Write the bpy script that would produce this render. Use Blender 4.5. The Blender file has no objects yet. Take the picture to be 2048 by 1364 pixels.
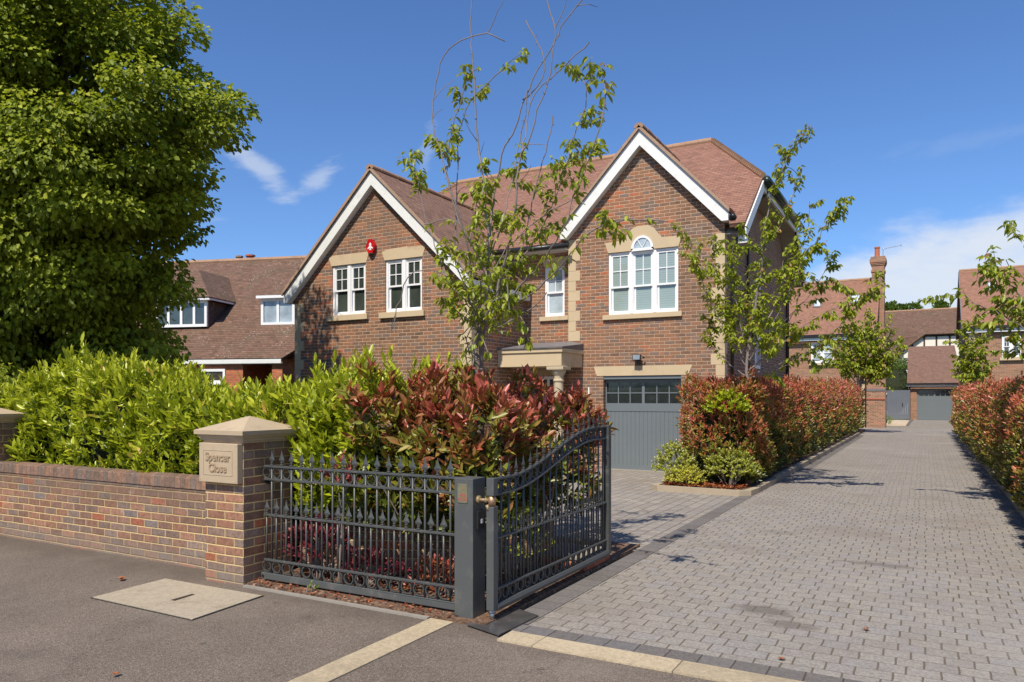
import bpy, math, random
import numpy as np
from mathutils import Vector
from mathutils.geometry import tessellate_polygon
R = math.radians
random.seed(7)
rng = np.random.default_rng(11)
S = bpy.context.scene
C = S.collection

# ------------------------------------------------------------------ camera, world, sun, exposure
F, CX, HY, EYE = 1486.0, 1024.0, 795.0, 1.6
TH = math.atan2(826, 1486)
ct, st = math.cos(TH), math.sin(TH)
cam = bpy.data.cameras.new('camera'); co = bpy.data.objects.new('camera', cam); C.objects.link(co)
cam.sensor_width = 36; cam.lens = F / 2048 * 36; cam.shift_y = 113 / 2048
cam.clip_start = 0.05; cam.clip_end = 3000
co.location = (0, 0, EYE); co.rotation_euler = (R(90), 0, TH)
S.camera = co
SUN_EL, SUN_AZ = 53.0, 3.0          # light travels towards +Y and slightly towards -X
sd = bpy.data.lights.new('sun', 'SUN'); sd.energy = 4.6; sd.angle = R(0.53); sd.color = (1.0, 0.92, 0.79)
so = bpy.data.objects.new('sun', sd); C.objects.link(so)
d = Vector((-math.sin(R(SUN_AZ)) * math.cos(R(SUN_EL)), math.cos(R(SUN_AZ)) * math.cos(R(SUN_EL)), -math.sin(R(SUN_EL))))
so.rotation_euler = d.to_track_quat('-Z', 'Y').to_euler(); so.location = (5, -10, 30)
W = bpy.data.worlds.new('World'); S.world = W; W.use_nodes = True
S.view_settings.view_transform = 'Standard'; S.view_settings.look = 'None'
S.view_settings.exposure = 0.30; S.view_settings.gamma = 1.0


class NT:
    """small helper to write node maths as expressions"""
    def __init__(s, tree):
        s.t = tree
    def n(s, typ, **kw):
        nd = s.t.nodes.new(typ)
        for k, v in kw.items(): setattr(nd, k, v)
        return nd
    def link(s, a, b): s.t.links.new(a, b)
    def put(s, sock, v):
        if hasattr(v, 'links') or isinstance(v, bpy.types.NodeSocket): s.link(v, sock)
        else: sock.default_value = v
    def m(s, op, a, b=0.0, c=0.0):
        nd = s.n('ShaderNodeMath', operation=op)
        s.put(nd.inputs[0], a); s.put(nd.inputs[1], b)
        if op in ('MULTIPLY_ADD', 'SMOOTH_MIN', 'WRAP', 'COMPARE'): s.put(nd.inputs[2], c)
        return nd.outputs[0]
    def smooth(s, x, a, b, lo=0.0, hi=1.0):
        nd = s.n('ShaderNodeMapRange', interpolation_type='SMOOTHSTEP')
        s.put(nd.inputs[0], x)
        for i, v in enumerate((a, b, lo, hi)): s.put(nd.inputs[i + 1], v)
        return nd.outputs[0]
    def ramp(s, x, stops, interp='LINEAR'):
        nd = s.n('ShaderNodeValToRGB'); cr = nd.color_ramp; cr.interpolation = interp
        while len(cr.elements) < len(stops): cr.elements.new(0.5)
        for e, (p, c) in zip(cr.elements, stops):
            e.position = p; e.color = (*c, 1)
        s.put(nd.inputs[0], x)
        return nd.outputs[0]
    def mix(s, f, a, b, mode='MIX'):
        nd = s.n('ShaderNodeMix', data_type='RGBA', blend_type=mode)
        s.put(nd.inputs[0], f)
        for i, v in ((6, a), (7, b)):
            s.put(nd.inputs[i], (*v, 1) if isinstance(v, tuple) and len(v) == 3 else v)
        return nd.outputs[2]
    def noise(s, vec, scale, detail=3.0, rough=0.55, dim='3D'):
        nd = s.n('ShaderNodeTexNoise', noise_dimensions=dim)
        if vec is not None: s.link(vec, nd.inputs['Vector'])
        nd.inputs['Scale'].default_value = scale; nd.inputs['Detail'].default_value = detail
        nd.inputs['Roughness'].default_value = rough
        return nd.outputs[0]
    def comb(s, x, y, z=0.0):
        nd = s.n('ShaderNodeCombineXYZ')
        for i, v in enumerate((x, y, z)): s.put(nd.inputs[i], v)
        return nd.outputs[0]
    def sep(s, v):
        nd = s.n('ShaderNodeSeparateXYZ'); s.link(v, nd.inputs[0]); return nd.outputs
    def obj(s):
        return s.n('ShaderNodeTexCoord').outputs['Object']


def sky():
    t = W.node_tree; t.nodes.clear(); k = NT(t)
    sk = k.n('ShaderNodeTexSky', sky_type='NISHITA')
    sk.sun_disc = False; sk.sun_elevation = R(SUN_EL); sk.sun_rotation = R(180 - SUN_AZ)
    sk.air_density = 1.0; sk.dust_density = 0.35; sk.ozone_density = 2.6; sk.altitude = 50
    g = k.n('ShaderNodeTexCoord').outputs['Generated']
    x, y, z = k.sep(g)
    az = k.m('MULTIPLY', k.m('ARCTAN2', x, y), 57.2958)
    el = k.m('MULTIPLY', k.m('ARCSINE', z), 57.2958)
    # low bank of soft cloud to the right
    v1 = k.comb(k.m('MULTIPLY', az, 0.075), k.m('MULTIPLY', el, 0.16), 0.3)
    n1 = k.noise(v1, 1.0, 6, 0.52)
    v1b = k.comb(k.m('MULTIPLY', az, 0.25), k.m('MULTIPLY', el, 0.6), 1.7)
    n1b = k.noise(v1b, 1.0, 5, 0.6)
    edge = k.m('ADD', k.m('MULTIPLY', n1, 11.0), k.m('MULTIPLY', n1b, 5.0))
    edge = k.m('ADD', edge, k.smooth(az, -12.0, 2.0, -.2, 6.2))
    bank = k.smooth(k.m('SUBTRACT', edge, el), 0.3, 4.5)
    bank = k.m('MULTIPLY', bank, k.smooth(az, -13.0, -4.0))
    bank = k.m('MULTIPLY', bank, k.smooth(n1b, 0.2, 0.55, 0.75, 1.0))
    # wisp in the upper left
    def blob(a0, e0, ang, ra, rb):
        c_, s_ = math.cos(R(ang)), math.sin(R(ang))
        da = k.m('SUBTRACT', az, a0); de = k.m('SUBTRACT', el, e0)
        p = k.m('DIVIDE', k.m('ADD', k.m('MULTIPLY', da, c_), k.m('MULTIPLY', de, s_)), ra)
        q = k.m('DIVIDE', k.m('SUBTRACT', k.m('MULTIPLY', de, c_), k.m('MULTIPLY', da, s_)), rb)
        r = k.m('SQRT', k.m('ADD', k.m('MULTIPLY', p, p), k.m('MULTIPLY', q, q)))
        return k.m('SUBTRACT', 1.0, r)
    v2 = k.comb(k.m('MULTIPLY', k.m('ADD', az, el), 0.22), k.m('MULTIPLY', k.m('SUBTRACT', el, k.m('MULTIPLY', az, 0.25)), 0.75), 4.0)
    n2 = k.noise(v2, 1.0, 7, 0.62)
    def wisp(b, amt):
        return k.m('MULTIPLY', k.smooth(k.m('ADD', b, k.m('MULTIPLY', k.m('SUBTRACT', n2, 0.5), 2.2)), 0.05, 0.95), amt)
    w1 = wisp(blob(-48.3, 16.6, -38, 5.0, 1.25), 0.55)
    w2 = wisp(blob(-43.5, 16.0, 40, 2.4, 1.0), 0.45)
    w3 = wisp(blob(-44.5, 9.3, 4, 5.5, 1.0), 0.5)
    w4 = wisp(blob(-35.6, 18.2, 75, 2.6, 0.7), 0.22)
    w5 = wisp(blob(-53.0, 13.2, -10, 3.0, 0.7), 0.45)
    w6 = wisp(blob(4.0, 16.5, 3, 9.0, 0.9), 0.08)
    f = bank
    for w in (w1, w2, w3, w4, w5, w6): f = k.m('MAXIMUM', f, w)
    f = k.m('MULTIPLY', f, 0.88)
    base = k.mix(1.0, sk.outputs[0], (0.68, 0.92, 1.25), 'MULTIPLY')
    col = k.mix(f, base, (6.3, 6.7, 7.3))
    bg = k.n('ShaderNodeBackground'); k.link(col, bg.inputs[0]); bg.inputs[1].default_value = 0.1
    out = k.n('ShaderNodeOutputWorld'); k.link(bg.outputs[0], out.inputs[0])
sky()

# ------------------------------------------------------------------ materials
def newmat(name):
    m = bpy.data.materials.new(name); m.use_nodes = True
    t = m.node_tree; t.nodes.clear(); k = NT(t)
    b = k.n('ShaderNodeBsdfPrincipled'); o = k.n('ShaderNodeOutputMaterial')
    k.link(b.outputs[0], o.inputs[0])
    return m, k, b, o

def bump(k, b, h, strength, dist):
    nd = k.n('ShaderNodeBump'); nd.inputs['Strength'].default_value = strength
    nd.inputs['Distance'].default_value = dist; k.link(h, nd.inputs['Height'])
    k.link(nd.outputs[0], b.inputs['Normal'])

def plain(name, col, rough=0.6, metal=0.0, var=0.12, vs=6.0, bs=0.0, bscale=40.0, spec=0.5, dirt=None):
    m, k, b, o = newmat(name)
    v = k.obj()
    n = k.noise(v, vs, 5)
    c = k.mix(n, tuple(x * (1 - var) for x in col), tuple(min(1, x * (1 + var)) for x in col))
    if dirt:
        n2 = k.noise(v, dirt[0], 6, 0.65)
        c = k.mix(k.smooth(n2, 0.52, 0.75, 0, dirt[1]), c, dirt[2])
    k.link(c, b.inputs['Base Color']); b.inputs['Roughness'].default_value = rough
    b.inputs['Metallic'].default_value = metal; b.inputs['Specular IOR Level'].default_value = spec
    if bs: bump(k, b, k.noise(v, bscale, 4), bs, 0.01)
    return m

def cells(name, mode, h, segs, mortar, stops, mcol, rough=0.85, off='half', bs=0.6, bd=0.01,
          wob=0.003, var=0.25, grain=(60, 0.12), mrow=None, patches=None, stains=None, moss=None, spots=(), tile=False, slope=1.0, sootz=None, interp='CONSTANT'):
    """coursed units: bricks, roof tiles, paving blocks. A course is h high, units in it have the widths segs."""
    m, k, b, o = newmat(name)
    v = k.obj(); x, y, z = k.sep(v)
    u, w = {'wall': (k.m('ADD', x, y), z), 'roofx': (x, k.m('DIVIDE', z, slope)), 'roofy': (y, k.m('DIVIDE', z, slope)),
            'gx': (x, y), 'gy': (y, x)}[mode]
    if wob:
        wn = k.noise(v, 7.0, 2); wn2 = k.noise(v, 3.1, 2)
        u = k.m('ADD', u, k.m('MULTIPLY', k.m('SUBTRACT', wn, 0.5), wob * 4))
        w = k.m('ADD', w, k.m('MULTIPLY', k.m('SUBTRACT', wn2, 0.5), wob * 4))
    u = k.m('ADD', u, 200.0); w = k.m('ADD', w, 200.0)
    per = sum(segs)
    vr = k.m('DIVIDE', w, h); row = k.m('FLOOR', vr); fv = k.m('FRACT', vr)
    if off == 'half': o_ = k.m('MULTIPLY', k.m('MODULO', row, 2.0), per * (0.5 if len(segs) == 1 else 0.5))
    elif off == 'setts':
        wr = k.n('ShaderNodeTexWhiteNoise', noise_dimensions='1D'); k.link(row, wr.inputs['W'])
        o_ = k.m('ADD', k.m('MULTIPLY', k.m('MODULO', row, 2.0), per * 0.5 / len(segs)), k.m('MULTIPLY', wr.outputs[0], 0.035))
    elif off == 'rand':
        wr = k.n('ShaderNodeTexWhiteNoise', noise_dimensions='1D'); k.link(row, wr.inputs['W']); o_ = k.m('MULTIPLY', wr.outputs[0], per)
    else: o_ = 0.0
    uu = k.m('DIVIDE', k.m('ADD', u, o_), per); ci = k.m('FLOOR', uu)
    f = k.m('MULTIPLY', k.m('FRACT', uu), per)
    du = k.m('MINIMUM', f, k.m('SUBTRACT', per, f)); acc = 0.0; idn = k.m('MULTIPLY', ci, float(len(segs)))
    for s_ in segs[:-1]:
        acc += s_
        du = k.m('MINIMUM', du, k.m('ABSOLUTE', k.m('SUBTRACT', f, acc)))
        idn = k.m('ADD', idn, k.m('GREATER_THAN', f, acc))
    dv = k.m('MULTIPLY', k.m('MINIMUM', fv, k.m('SUBTRACT', 1.0, fv)), h)
    mu = k.smooth(du, mortar * 0.25, mortar * 0.75)
    mr = mortar if mrow is None else mrow
    mv = k.smooth(dv, mr * 0.25, mr * 0.75)
    wn = k.n('ShaderNodeTexWhiteNoise', noise_dimensions='2D'); k.link(k.comb(idn, row), wn.inputs['Vector'])
    rnd = wn.outputs[0]
    big = k.noise(v, 0.55, 4)
    rr = rnd
    if patches: rr = k.m('ADD', k.m('MULTIPLY', rnd, 1 - patches), k.m('MULTIPLY', k.smooth(big, 0.3, 0.7), patches))
    col = k.ramp(rr, stops, interp)
    fine = k.noise(v, grain[0], 4)
    mott = k.noise(v, grain[0] * 0.3, 4, 0.6)
    wn3 = k.n('ShaderNodeTexWhiteNoise', noise_dimensions='2D'); k.link(k.comb(row, idn), wn3.inputs['Vector'])
    br = k.m('ADD', 1.0 - var * 0.5, k.m('MULTIPLY', wn3.outputs[0], var))
    br = k.m('MULTIPLY', br, k.smooth(fine, 0.25, 0.75, 1 - grain[1], 1 + grain[1]))
    br = k.m('MULTIPLY', br, k.smooth(mott, 0.25, 0.75, 1 - grain[1], 1 + grain[1]))
    col = k.mix(1.0, col, k.comb(br, br, br), 'MULTIPLY')
    mask = k.m('MULTIPLY', mu, mv)
    if tile:
        mask = k.m('MULTIPLY', k.smooth(du, mortar * 0.2, mortar * 0.8, 0.45, 1.0), k.smooth(fv, 0.04, 0.36, 0.32, 1.0))
    mc = k.mix(k.noise(v, 25, 3), tuple(c * 0.8 for c in mcol), tuple(min(1, c * 1.15) for c in mcol))
    col = k.mix(mask, mc, col)
    if stains:     # blotches of wear, oil and dust with shapes of their own
        a_ = k.noise(v, stains[0], 6, 0.62)
        col = k.mix(k.smooth(a_, 0.5, 0.68, 0, stains[1]), col, stains[2])
        col = k.mix(k.smooth(k.noise(v, stains[0] * .37, 5, 0.6), 0.5, 0.7, 0, stains[1] * .7), col, tuple(min(1, c * 1.25 + .03) for c in stops[1][1]))
        col = k.mix(k.smooth(k.noise(v, stains[0] * 3.1, 4, 0.6), 0.66, 0.76, 0, stains[1] * 1.2), col, tuple(c * .75 for c in stains[2]))
    for (sx_, sy_, rx_, ry_, am_) in spots:      # oil drips
        px_ = k.m('DIVIDE', k.m('SUBTRACT', x, sx_), rx_); py_ = k.m('DIVIDE', k.m('SUBTRACT', y, sy_), ry_)
        rr_ = k.m('SQRT', k.m('ADD', k.m('MULTIPLY', px_, px_), k.m('MULTIPLY', py_, py_)))
        rr_ = k.m('ADD', rr_, k.m('MULTIPLY', k.m('SUBTRACT', k.noise(v, 9, 5, .65), .5), 1.6))
        col = k.mix(k.smooth(rr_, 1.0, 0.35, 0, am_), col, (0.1, 0.085, 0.07))
    if moss:
        mm_ = k.m('MULTIPLY', k.m('SUBTRACT', 1.0, mask), k.smooth(k.noise(v, 1.1, 5, .65), 0.5, 0.65))
        col = k.mix(k.m('MULTIPLY', mm_, 0.75), col, moss)
    if sootz:      # weathering: darker algae and soot below the coping, grime at the foot, salt blooms
        z0, z1, g0 = sootz
        s1 = k.m('MULTIPLY', k.smooth(k.m('ADD', z, k.m('MULTIPLY', k.noise(v, 2.2, 5), 0.35)), z0 + 0.1, z1 + 0.15), 0.62)
        col = k.mix(s1, col, (0.13, 0.095, 0.07))
        s2 = k.m('MULTIPLY', k.smooth(k.m('SUBTRACT', z, k.m('MULTIPLY', k.noise(v, 3.0, 5), 0.2)), g0, g0 - 0.12), 0.5)
        col = k.mix(s2, col, (0.2, 0.17, 0.14))
        sp = k.smooth(k.noise(v, 4.2, 5, 0.6), 0.66, 0.76, 0, 0.45)
        col = k.mix(sp, col, (0.5, 0.46, 0.42))
    k.link(col, b.inputs['Base Color']); b.inputs['Roughness'].default_value = rough
    b.inputs['Specular IOR Level'].default_value = 0.3
    if tile:
        hgt = k.m('MULTIPLY', k.m('SUBTRACT', 1.0, fv), k.smooth(du, 0.0, mortar, 0.6, 1.0))
        hgt = k.m('ADD', hgt, k.m('MULTIPLY', wn3.outputs[0], 0.25))
    else:
        hgt = k.m('ADD', mask, k.m('MULTIPLY', fine, 0.25))
        hgt = k.m('ADD', hgt, k.m('MULTIPLY', wn3.outputs[0], 0.15))
    bump(k, b, hgt, bs, bd)
    return m

M = {}
M['brick'] = cells('house_brick', 'wall', 0.075, [0.225], 0.011,
    [(0, (0.15, 0.088, 0.058)), (0.18, (0.215, 0.115, 0.07)), (0.38, (0.27, 0.135, 0.077)), (0.54, (0.185, 0.125, 0.098)), (0.7, (0.31, 0.135, 0.072)), (0.86, (0.41, 0.135, 0.064)), (0.96, (0.2, 0.155, 0.13))],
    (0.56, 0.41, 0.28), patches=0.42, bs=0.7, stains=(0.5, 0.22, (0.16, 0.1, 0.065)))
M['brick_front'] = cells('weathered_stock_brick', 'wall', 0.075, [0.215], 0.011,
    [(0, (0.23, 0.13, 0.09)), (0.25, (0.27, 0.14, 0.09)), (0.45, (0.23, 0.16, 0.125)), (0.6, (0.215, 0.14, 0.105)), (0.76, (0.29, 0.145, 0.088)), (0.92, (0.35, 0.12, 0.066)), (0.97, (0.19, 0.15, 0.135))],
    (0.62, 0.45, 0.21), patches=0.0, bs=0.8, var=0.35, grain=(85, 0.22), sootz=(0.45, 0.8, 0.1))
M['brick_pier'] = cells('gate_pier_brick', 'wall', 0.075, [0.225], 0.011,
    [(0, (0.23, 0.13, 0.09)), (0.25, (0.28, 0.138, 0.086)), (0.5, (0.235, 0.165, 0.13)), (0.66, (0.215, 0.14, 0.105)), (0.84, (0.36, 0.125, 0.064)), (0.93, (0.28, 0.145, 0.09))],
    (0.62, 0.45, 0.21), patches=0.0, bs=0.8, var=0.35, grain=(85, 0.22), sootz=(0.9, 1.5, 0.1))
M['coping'] = cells('brick_on_edge_coping', 'wall', 5.0, [0.075], 0.008,
    [(0, (0.19, 0.12, 0.085)), (0.35, (0.235, 0.14, 0.095)), (0.7, (0.165, 0.12, 0.095)), (0.9, (0.26, 0.145, 0.09))], (0.2, 0.15, 0.105), off='none', bs=0.7, grain=(70, 0.25))
M['brick_red'] = cells('red_brick', 'wall', 0.075, [0.225], 0.011,
    [(0, (0.4, 0.125, 0.06)), (0.4, (0.5, 0.16, 0.075)), (0.75, (0.36, 0.11, 0.06))], (0.42, 0.24, 0.14), bs=0.5)
M['brick_far'] = cells('pale_brown_brick', 'wall', 0.075, [0.225], 0.012,
    [(0, (0.24, 0.13, 0.08)), (0.35, (0.3, 0.16, 0.1)), (0.75, (0.34, 0.15, 0.09))], (0.45, 0.33, 0.22), bs=0.5)
def roof(name, mode, slope, dark, mid, light, lich=None, h=0.1):
    m = cells(name, mode, h, [0.165], 0.006, [(0, dark), (0.3, mid), (0.8, mid), (1.0, light)], tuple(c * 0.25 for c in dark),
              rough=0.8, tile=True, slope=slope, bs=1.0, bd=0.018, var=0.16, grain=(30, 0.12), wob=0.002, interp='LINEAR')
    if lich:
        k = NT(m.node_tree); b = [n for n in m.node_tree.nodes if n.type == 'BSDF_PRINCIPLED'][0]
        src = b.inputs['Base Color'].links[0].from_socket; v = k.obj()
        vo = k.n('ShaderNodeTexVoronoi'); k.link(v, vo.inputs['Vector']); vo.inputs['Scale'].default_value = lich
        sp = k.m('MULTIPLY', k.smooth(vo.outputs[0], 0.26, 0.1, 0, .7), k.smooth(k.noise(v, 1.3, 5), 0.5, 0.62))
        moss = k.mix(k.smooth(k.noise(v, 1.4, 6, 0.7), 0.48, 0.7, 0, 0.55), src, (0.1, 0.085, 0.05))
        k.link(k.mix(sp, moss, (0.62, 0.58, 0.5)), b.inputs['Base Color'])
    return m
M['roof_main'] = roof('plain_tiles_main', 'roofx', 0.595, (0.225, 0.112, 0.077), (0.275, 0.138, 0.094), (0.32, 0.165, 0.114))
M['roof_side'] = roof('plain_tiles_side', 'roofy', 0.72, (0.165, 0.095, 0.065), (0.22, 0.125, 0.085), (0.265, 0.155, 0.108))
M['roof_old'] = roof('old_mossy_tiles', 'roofx', 0.62, (0.125, 0.07, 0.046), (0.17, 0.096, 0.063), (0.215, 0.125, 0.085), lich=13.0, h=0.105)
M['roof_old_side'] = roof('old_mossy_tiles_side', 'roofy', 0.62, (0.115, 0.07, 0.048), (0.155, 0.094, 0.064), (0.2, 0.125, 0.088), lich=7.0)
M['roof_far'] = roof('clay_tiles_far', 'roofx', 0.62, (0.25, 0.125, 0.082), (0.3, 0.152, 0.1), (0.34, 0.175, 0.118))
M['roof_far_dark'] = roof('clay_tiles_dark', 'roofx', 0.7, (0.17, 0.098, 0.07), (0.21, 0.12, 0.087), (0.24, 0.14, 0.1))
M['verge'] = plain('verge_mortar', (0.36, 0.24, 0.165), 0.9, var=0.25, vs=6, bs=0.2)
M['soffit'] = plain('grey_soffit', (0.3, 0.26, 0.215), 0.7)
M['ridge'] = plain('ridge_clay', (0.34, 0.2, 0.12), 0.8, var=0.35, vs=3, bs=0.3, dirt=(5, 0.6, (0.16, 0.11, 0.07)))
M['stone'] = plain('cast_stone', (0.54, 0.42, 0.265), 0.85, var=0.12, vs=2.0, bs=0.15, bscale=90, dirt=(2.4, 0.55, (0.34, 0.26, 0.16)))
M['stone_cap'] = plain('pier_stone', (0.43, 0.33, 0.215), 0.85, var=0.14, vs=3.0, bs=0.3, bscale=120, dirt=(4, 0.5, (0.28, 0.22, 0.15)))
M['stone_col'] = plain('column_stone', (0.5, 0.41, 0.28), 0.9, var=0.15, vs=6.0, bs=0.3, bscale=60, dirt=(6, 0.8, (0.2, 0.17, 0.11)))
M['white'] = plain('white_paint', (0.76, 0.76, 0.73), 0.45, var=0.05, vs=3, dirt=(4.5, 0.4, (0.5, 0.48, 0.4)))
M['upvc'] = plain('white_window_frame', (0.82, 0.82, 0.82), 0.3, var=0.02)
M['lead'] = plain('lead_sheet', (0.16, 0.15, 0.155), 0.55, var=0.3, vs=4, bs=0.2, dirt=(5, 0.5, (0.28, 0.25, 0.22)))
M['black'] = plain('black_gutter', (0.016, 0.017, 0.017), 0.35, var=0.2)
M['greengutter'] = plain('green_black_gutter', (0.02, 0.035, 0.028), 0.3, var=0.2)
M['garage'] = plain('grey_garage_paint', (0.145, 0.168, 0.18), 0.45, var=0.06, vs=1.5, dirt=(2.5, 0.25, (0.2, 0.2, 0.19)))
M['iron'] = plain('grey_iron_paint', (0.062, 0.065, 0.062), 0.38, var=0.12, vs=9, bs=0.08, bscale=70, dirt=(11, 0.6, (0.17, 0.16, 0.14)))
M['post'] = plain('grey_post_paint', (0.078, 0.082, 0.079), 0.5, var=0.07, vs=4, bs=0.05, bscale=90, dirt=(7, 0.5, (0.17, 0.16, 0.14)))
M['brass'] = plain('brass', (0.3, 0.22, 0.12), 0.6, metal=0.5, var=0.3, vs=40)
M['bronze'] = plain('bronze_bush', (0.42, 0.27, 0.16), 0.5, metal=0.7, var=0.2, vs=40)
M['steel'] = plain('steel', (0.5, 0.5, 0.5), 0.3, metal=1.0, var=0.2, vs=30)
M['plaque'] = plain('brass_plaque', (0.27, 0.24, 0.14), 0.4, metal=0.5, var=0.25, vs=30)
M['redtext'] = plain('red_enamel', (0.42, 0.06, 0.06), 0.5)
M['redbox'] = plain('red_plastic', (0.5, 0.01, 0.014), 0.25, var=0.05)
M['tarplate'] = plain('oily_steel_plate', (0.1, 0.092, 0.088), 0.32, metal=0.3, var=0.5, vs=9, bs=0.3, bscale=25, dirt=(9, 0.6, (0.17, 0.15, 0.14)))
M['bark'] = plain('bark', (0.17, 0.13, 0.105), 0.9, var=0.4, vs=20, bs=0.6, bscale=60)
M['twig'] = plain('twig_bark', (0.21, 0.17, 0.15), 0.8, var=0.35, vs=30)
M['darkbark'] = plain('dark_bark', (0.06, 0.045, 0.035), 0.95, var=0.4, vs=12, bs=0.6)
M['timber'] = plain('dark_timber', (0.05, 0.028, 0.02), 0.8)
M['render'] = plain('cream_render', (0.78, 0.72, 0.6), 0.9, var=0.06)
M['terracotta'] = plain('terracotta', (0.42, 0.13, 0.07), 0.8, var=0.15)
M['gategrey'] = plain('blue_grey_boards', (0.12, 0.135, 0.165), 0.6, var=0.12, vs=2)
M['kerb'] = plain('sandstone_kerb', (0.37, 0.3, 0.21), 0.9, var=0.2, vs=5, bs=0.4, bscale=60, dirt=(5, 0.6, (0.22, 0.18, 0.13)))
M['greykerb'] = plain('concrete_edging', (0.27, 0.24, 0.2), 0.9, var=0.15, vs=6, bs=0.3, dirt=(5, 0.5, (0.2, 0.17, 0.14)))
M['strip'] = cells('sand_coloured_strip', 'gx', 50.0, [0.92], 0.008, [(0, (0.37, 0.3, 0.195)), (0.5, (0.41, 0.33, 0.215))], (0.14, 0.11, 0.075),
                   off='none', bs=0.35, var=0.1, grain=(120, 0.16), stains=(2.2, 0.45, (0.24, 0.19, 0.13)))
M['paver'] = cells('grey_paving_blocks', 'gx', 0.146, [0.18, 0.155, 0.20, 0.15], 0.0105,
    [(0, (0.25, 0.222, 0.192)), (0.25, (0.268, 0.24, 0.207)), (0.5, (0.254, 0.232, 0.21)), (0.75, (0.272, 0.242, 0.206)), (0.99, (0.22, 0.2, 0.175))],
    (0.13, 0.1, 0.075), off='setts', bs=0.6, bd=0.006, var=0.05, grain=(170, 0.24), mrow=0.005, spots=((-1.04, 5.78, .3, .16, .65), (-.80, 5.5, .24, .12, .55), (-.4, 7.9, .5, .14, .5), (.3, 10.5, .35, .2, .3), (-1.5, 9.2, .3, .2, .3)), stains=(0.7, 0.46, (0.2, 0.165, 0.135)), moss=(0.09, 0.085, 0.03), wob=0.004)
M['paver2'] = cells('forecourt_blocks', 'gy', 0.16, [0.24, 0.16, 0.12], 0.010,
    [(0, (0.26, 0.23, 0.2)), (0.3, (0.29, 0.26, 0.225)), (0.7, (0.255, 0.23, 0.21))],
    (0.12, 0.095, 0.07), off='rand', bs=0.8, bd=0.008, var=0.12, grain=(180, 0.2), mrow=0.01, stains=(0.9, 0.35, (0.2, 0.15, 0.11)), wob=0.004)
M['border'] = cells('charcoal_border_blocks', 'gx', 50.0, [0.2], 0.008, [(0, (0.135, 0.12, 0.108)), (0.4, (0.16, 0.145, 0.13)), (0.8, (0.145, 0.132, 0.125))],
                    (0.07, 0.055, 0.045), off='none', bs=0.6, var=0.2, grain=(150, 0.18))
M['border_y'] = cells('charcoal_border_blocks_long', 'gy', 50.0, [0.2], 0.007, [(0, (0.135, 0.12, 0.108)), (0.4, (0.155, 0.14, 0.128)), (0.8, (0.145, 0.132, 0.125))],
                    (0.09, 0.07, 0.06), off='none', bs=0.5, var=0.12, grain=(150, 0.18))
M['beigepave'] = cells('beige_flags', 'gx', 0.45, [0.6, 0.45], 0.012, [(0, (0.5, 0.4, 0.28)), (0.5, (0.56, 0.45, 0.33))], (0.3, 0.24, 0.17), off='rand', bs=0.3)

def tarmac():
    m, k, b, o = newmat('tarmac')
    v = k.obj()
    ag = k.n('ShaderNodeTexVoronoi'); k.link(v, ag.inputs['Vector']); ag.inputs['Scale'].default_value = 190
    wn = k.sep(ag.outputs['Color'])[0]
    col = k.ramp(wn, [(0, (0.10, 0.077, 0.058)), (0.45, (0.158, 0.124, 0.097)), (0.8, (0.21, 0.167, 0.132)), (0.97, (0.3, 0.245, 0.195))])
    big = k.noise(v, 0.8, 5, 0.6)
    f2 = k.smooth(big, 0.3, 0.7, 0.82, 1.1)
    col = k.mix(1.0, col, k.comb(f2, f2, f2), 'MULTIPLY')
    x, y, z = k.sep(v)
    # worn dark band of grit along the foot of the wall
    grime = k.smooth(k.m('ADD', y, k.m('MULTIPLY', k.noise(v, 2.5, 5), 0.5)), 4.25, 4.8, 0, 0.55)
    col = k.mix(grime, col, (0.085, 0.066, 0.05))
    st_ = k.smooth(k.noise(v, 1.7, 6, 0.7), 0.58, 0.72, 0, 0.45)
    col = k.mix(st_, col, (0.08, 0.065, 0.055))
    col = k.mix(k.smooth(k.noise(v, 0.9, 6, 0.7), 0.5, 0.7, 0, 0.3), col, (0.25, 0.21, 0.17))
    spot = k.n('ShaderNodeTexVoronoi'); k.link(v, spot.inputs['Vector']); spot.inputs['Scale'].default_value = 5.5
    sc_ = k.sep(spot.outputs['Color'])[1]
    col = k.mix(k.m('MULTIPLY', k.smooth(spot.outputs[0], 0.16, 0.1), k.smooth(sc_, 0.8, 0.82, 0, 0.5)), col, (0.06, 0.05, 0.045))
    cr = k.n('ShaderNodeTexVoronoi', feature='DISTANCE_TO_EDGE'); cr.inputs['Scale'].default_value = 0.55
    wv = k.n('ShaderNodeVectorMath', operation='ADD'); k.link(v, wv.inputs[0])
    nn_ = k.n('ShaderNodeTexNoise'); k.link(v, nn_.inputs['Vector']); nn_.inputs['Scale'].default_value = 3; nn_.inputs['Detail'].default_value = 6
    k.link(nn_.outputs['Color'], wv.inputs[1]); k.link(wv.outputs[0], cr.inputs['Vector'])
    col = k.mix(k.m('MULTIPLY', k.smooth(cr.outputs[0], 0.0045, 0.001), k.smooth(k.noise(v, 0.6, 3), 0.5, 0.62, 0, 0.6)), col, (0.045, 0.036, 0.03))
    k.link(col, b.inputs['Base Color']); b.inputs['Roughness'].default_value = 0.82; b.inputs['Specular IOR Level'].default_value = 0.35
    h = k.m('ADD', ag.outputs[0], k.m('MULTIPLY', k.noise(v, 60, 4), 0.6))
    bump(k, b, h, 0.6, 0.006)
    return m
M['tarmac'] = tarmac()
M['patch'] = plain('old_concrete', (0.37, 0.31, 0.225), 0.92, var=0.3, vs=22, bs=0.8, bscale=70, dirt=(4, 0.7, (0.22, 0.18, 0.125)))

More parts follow.
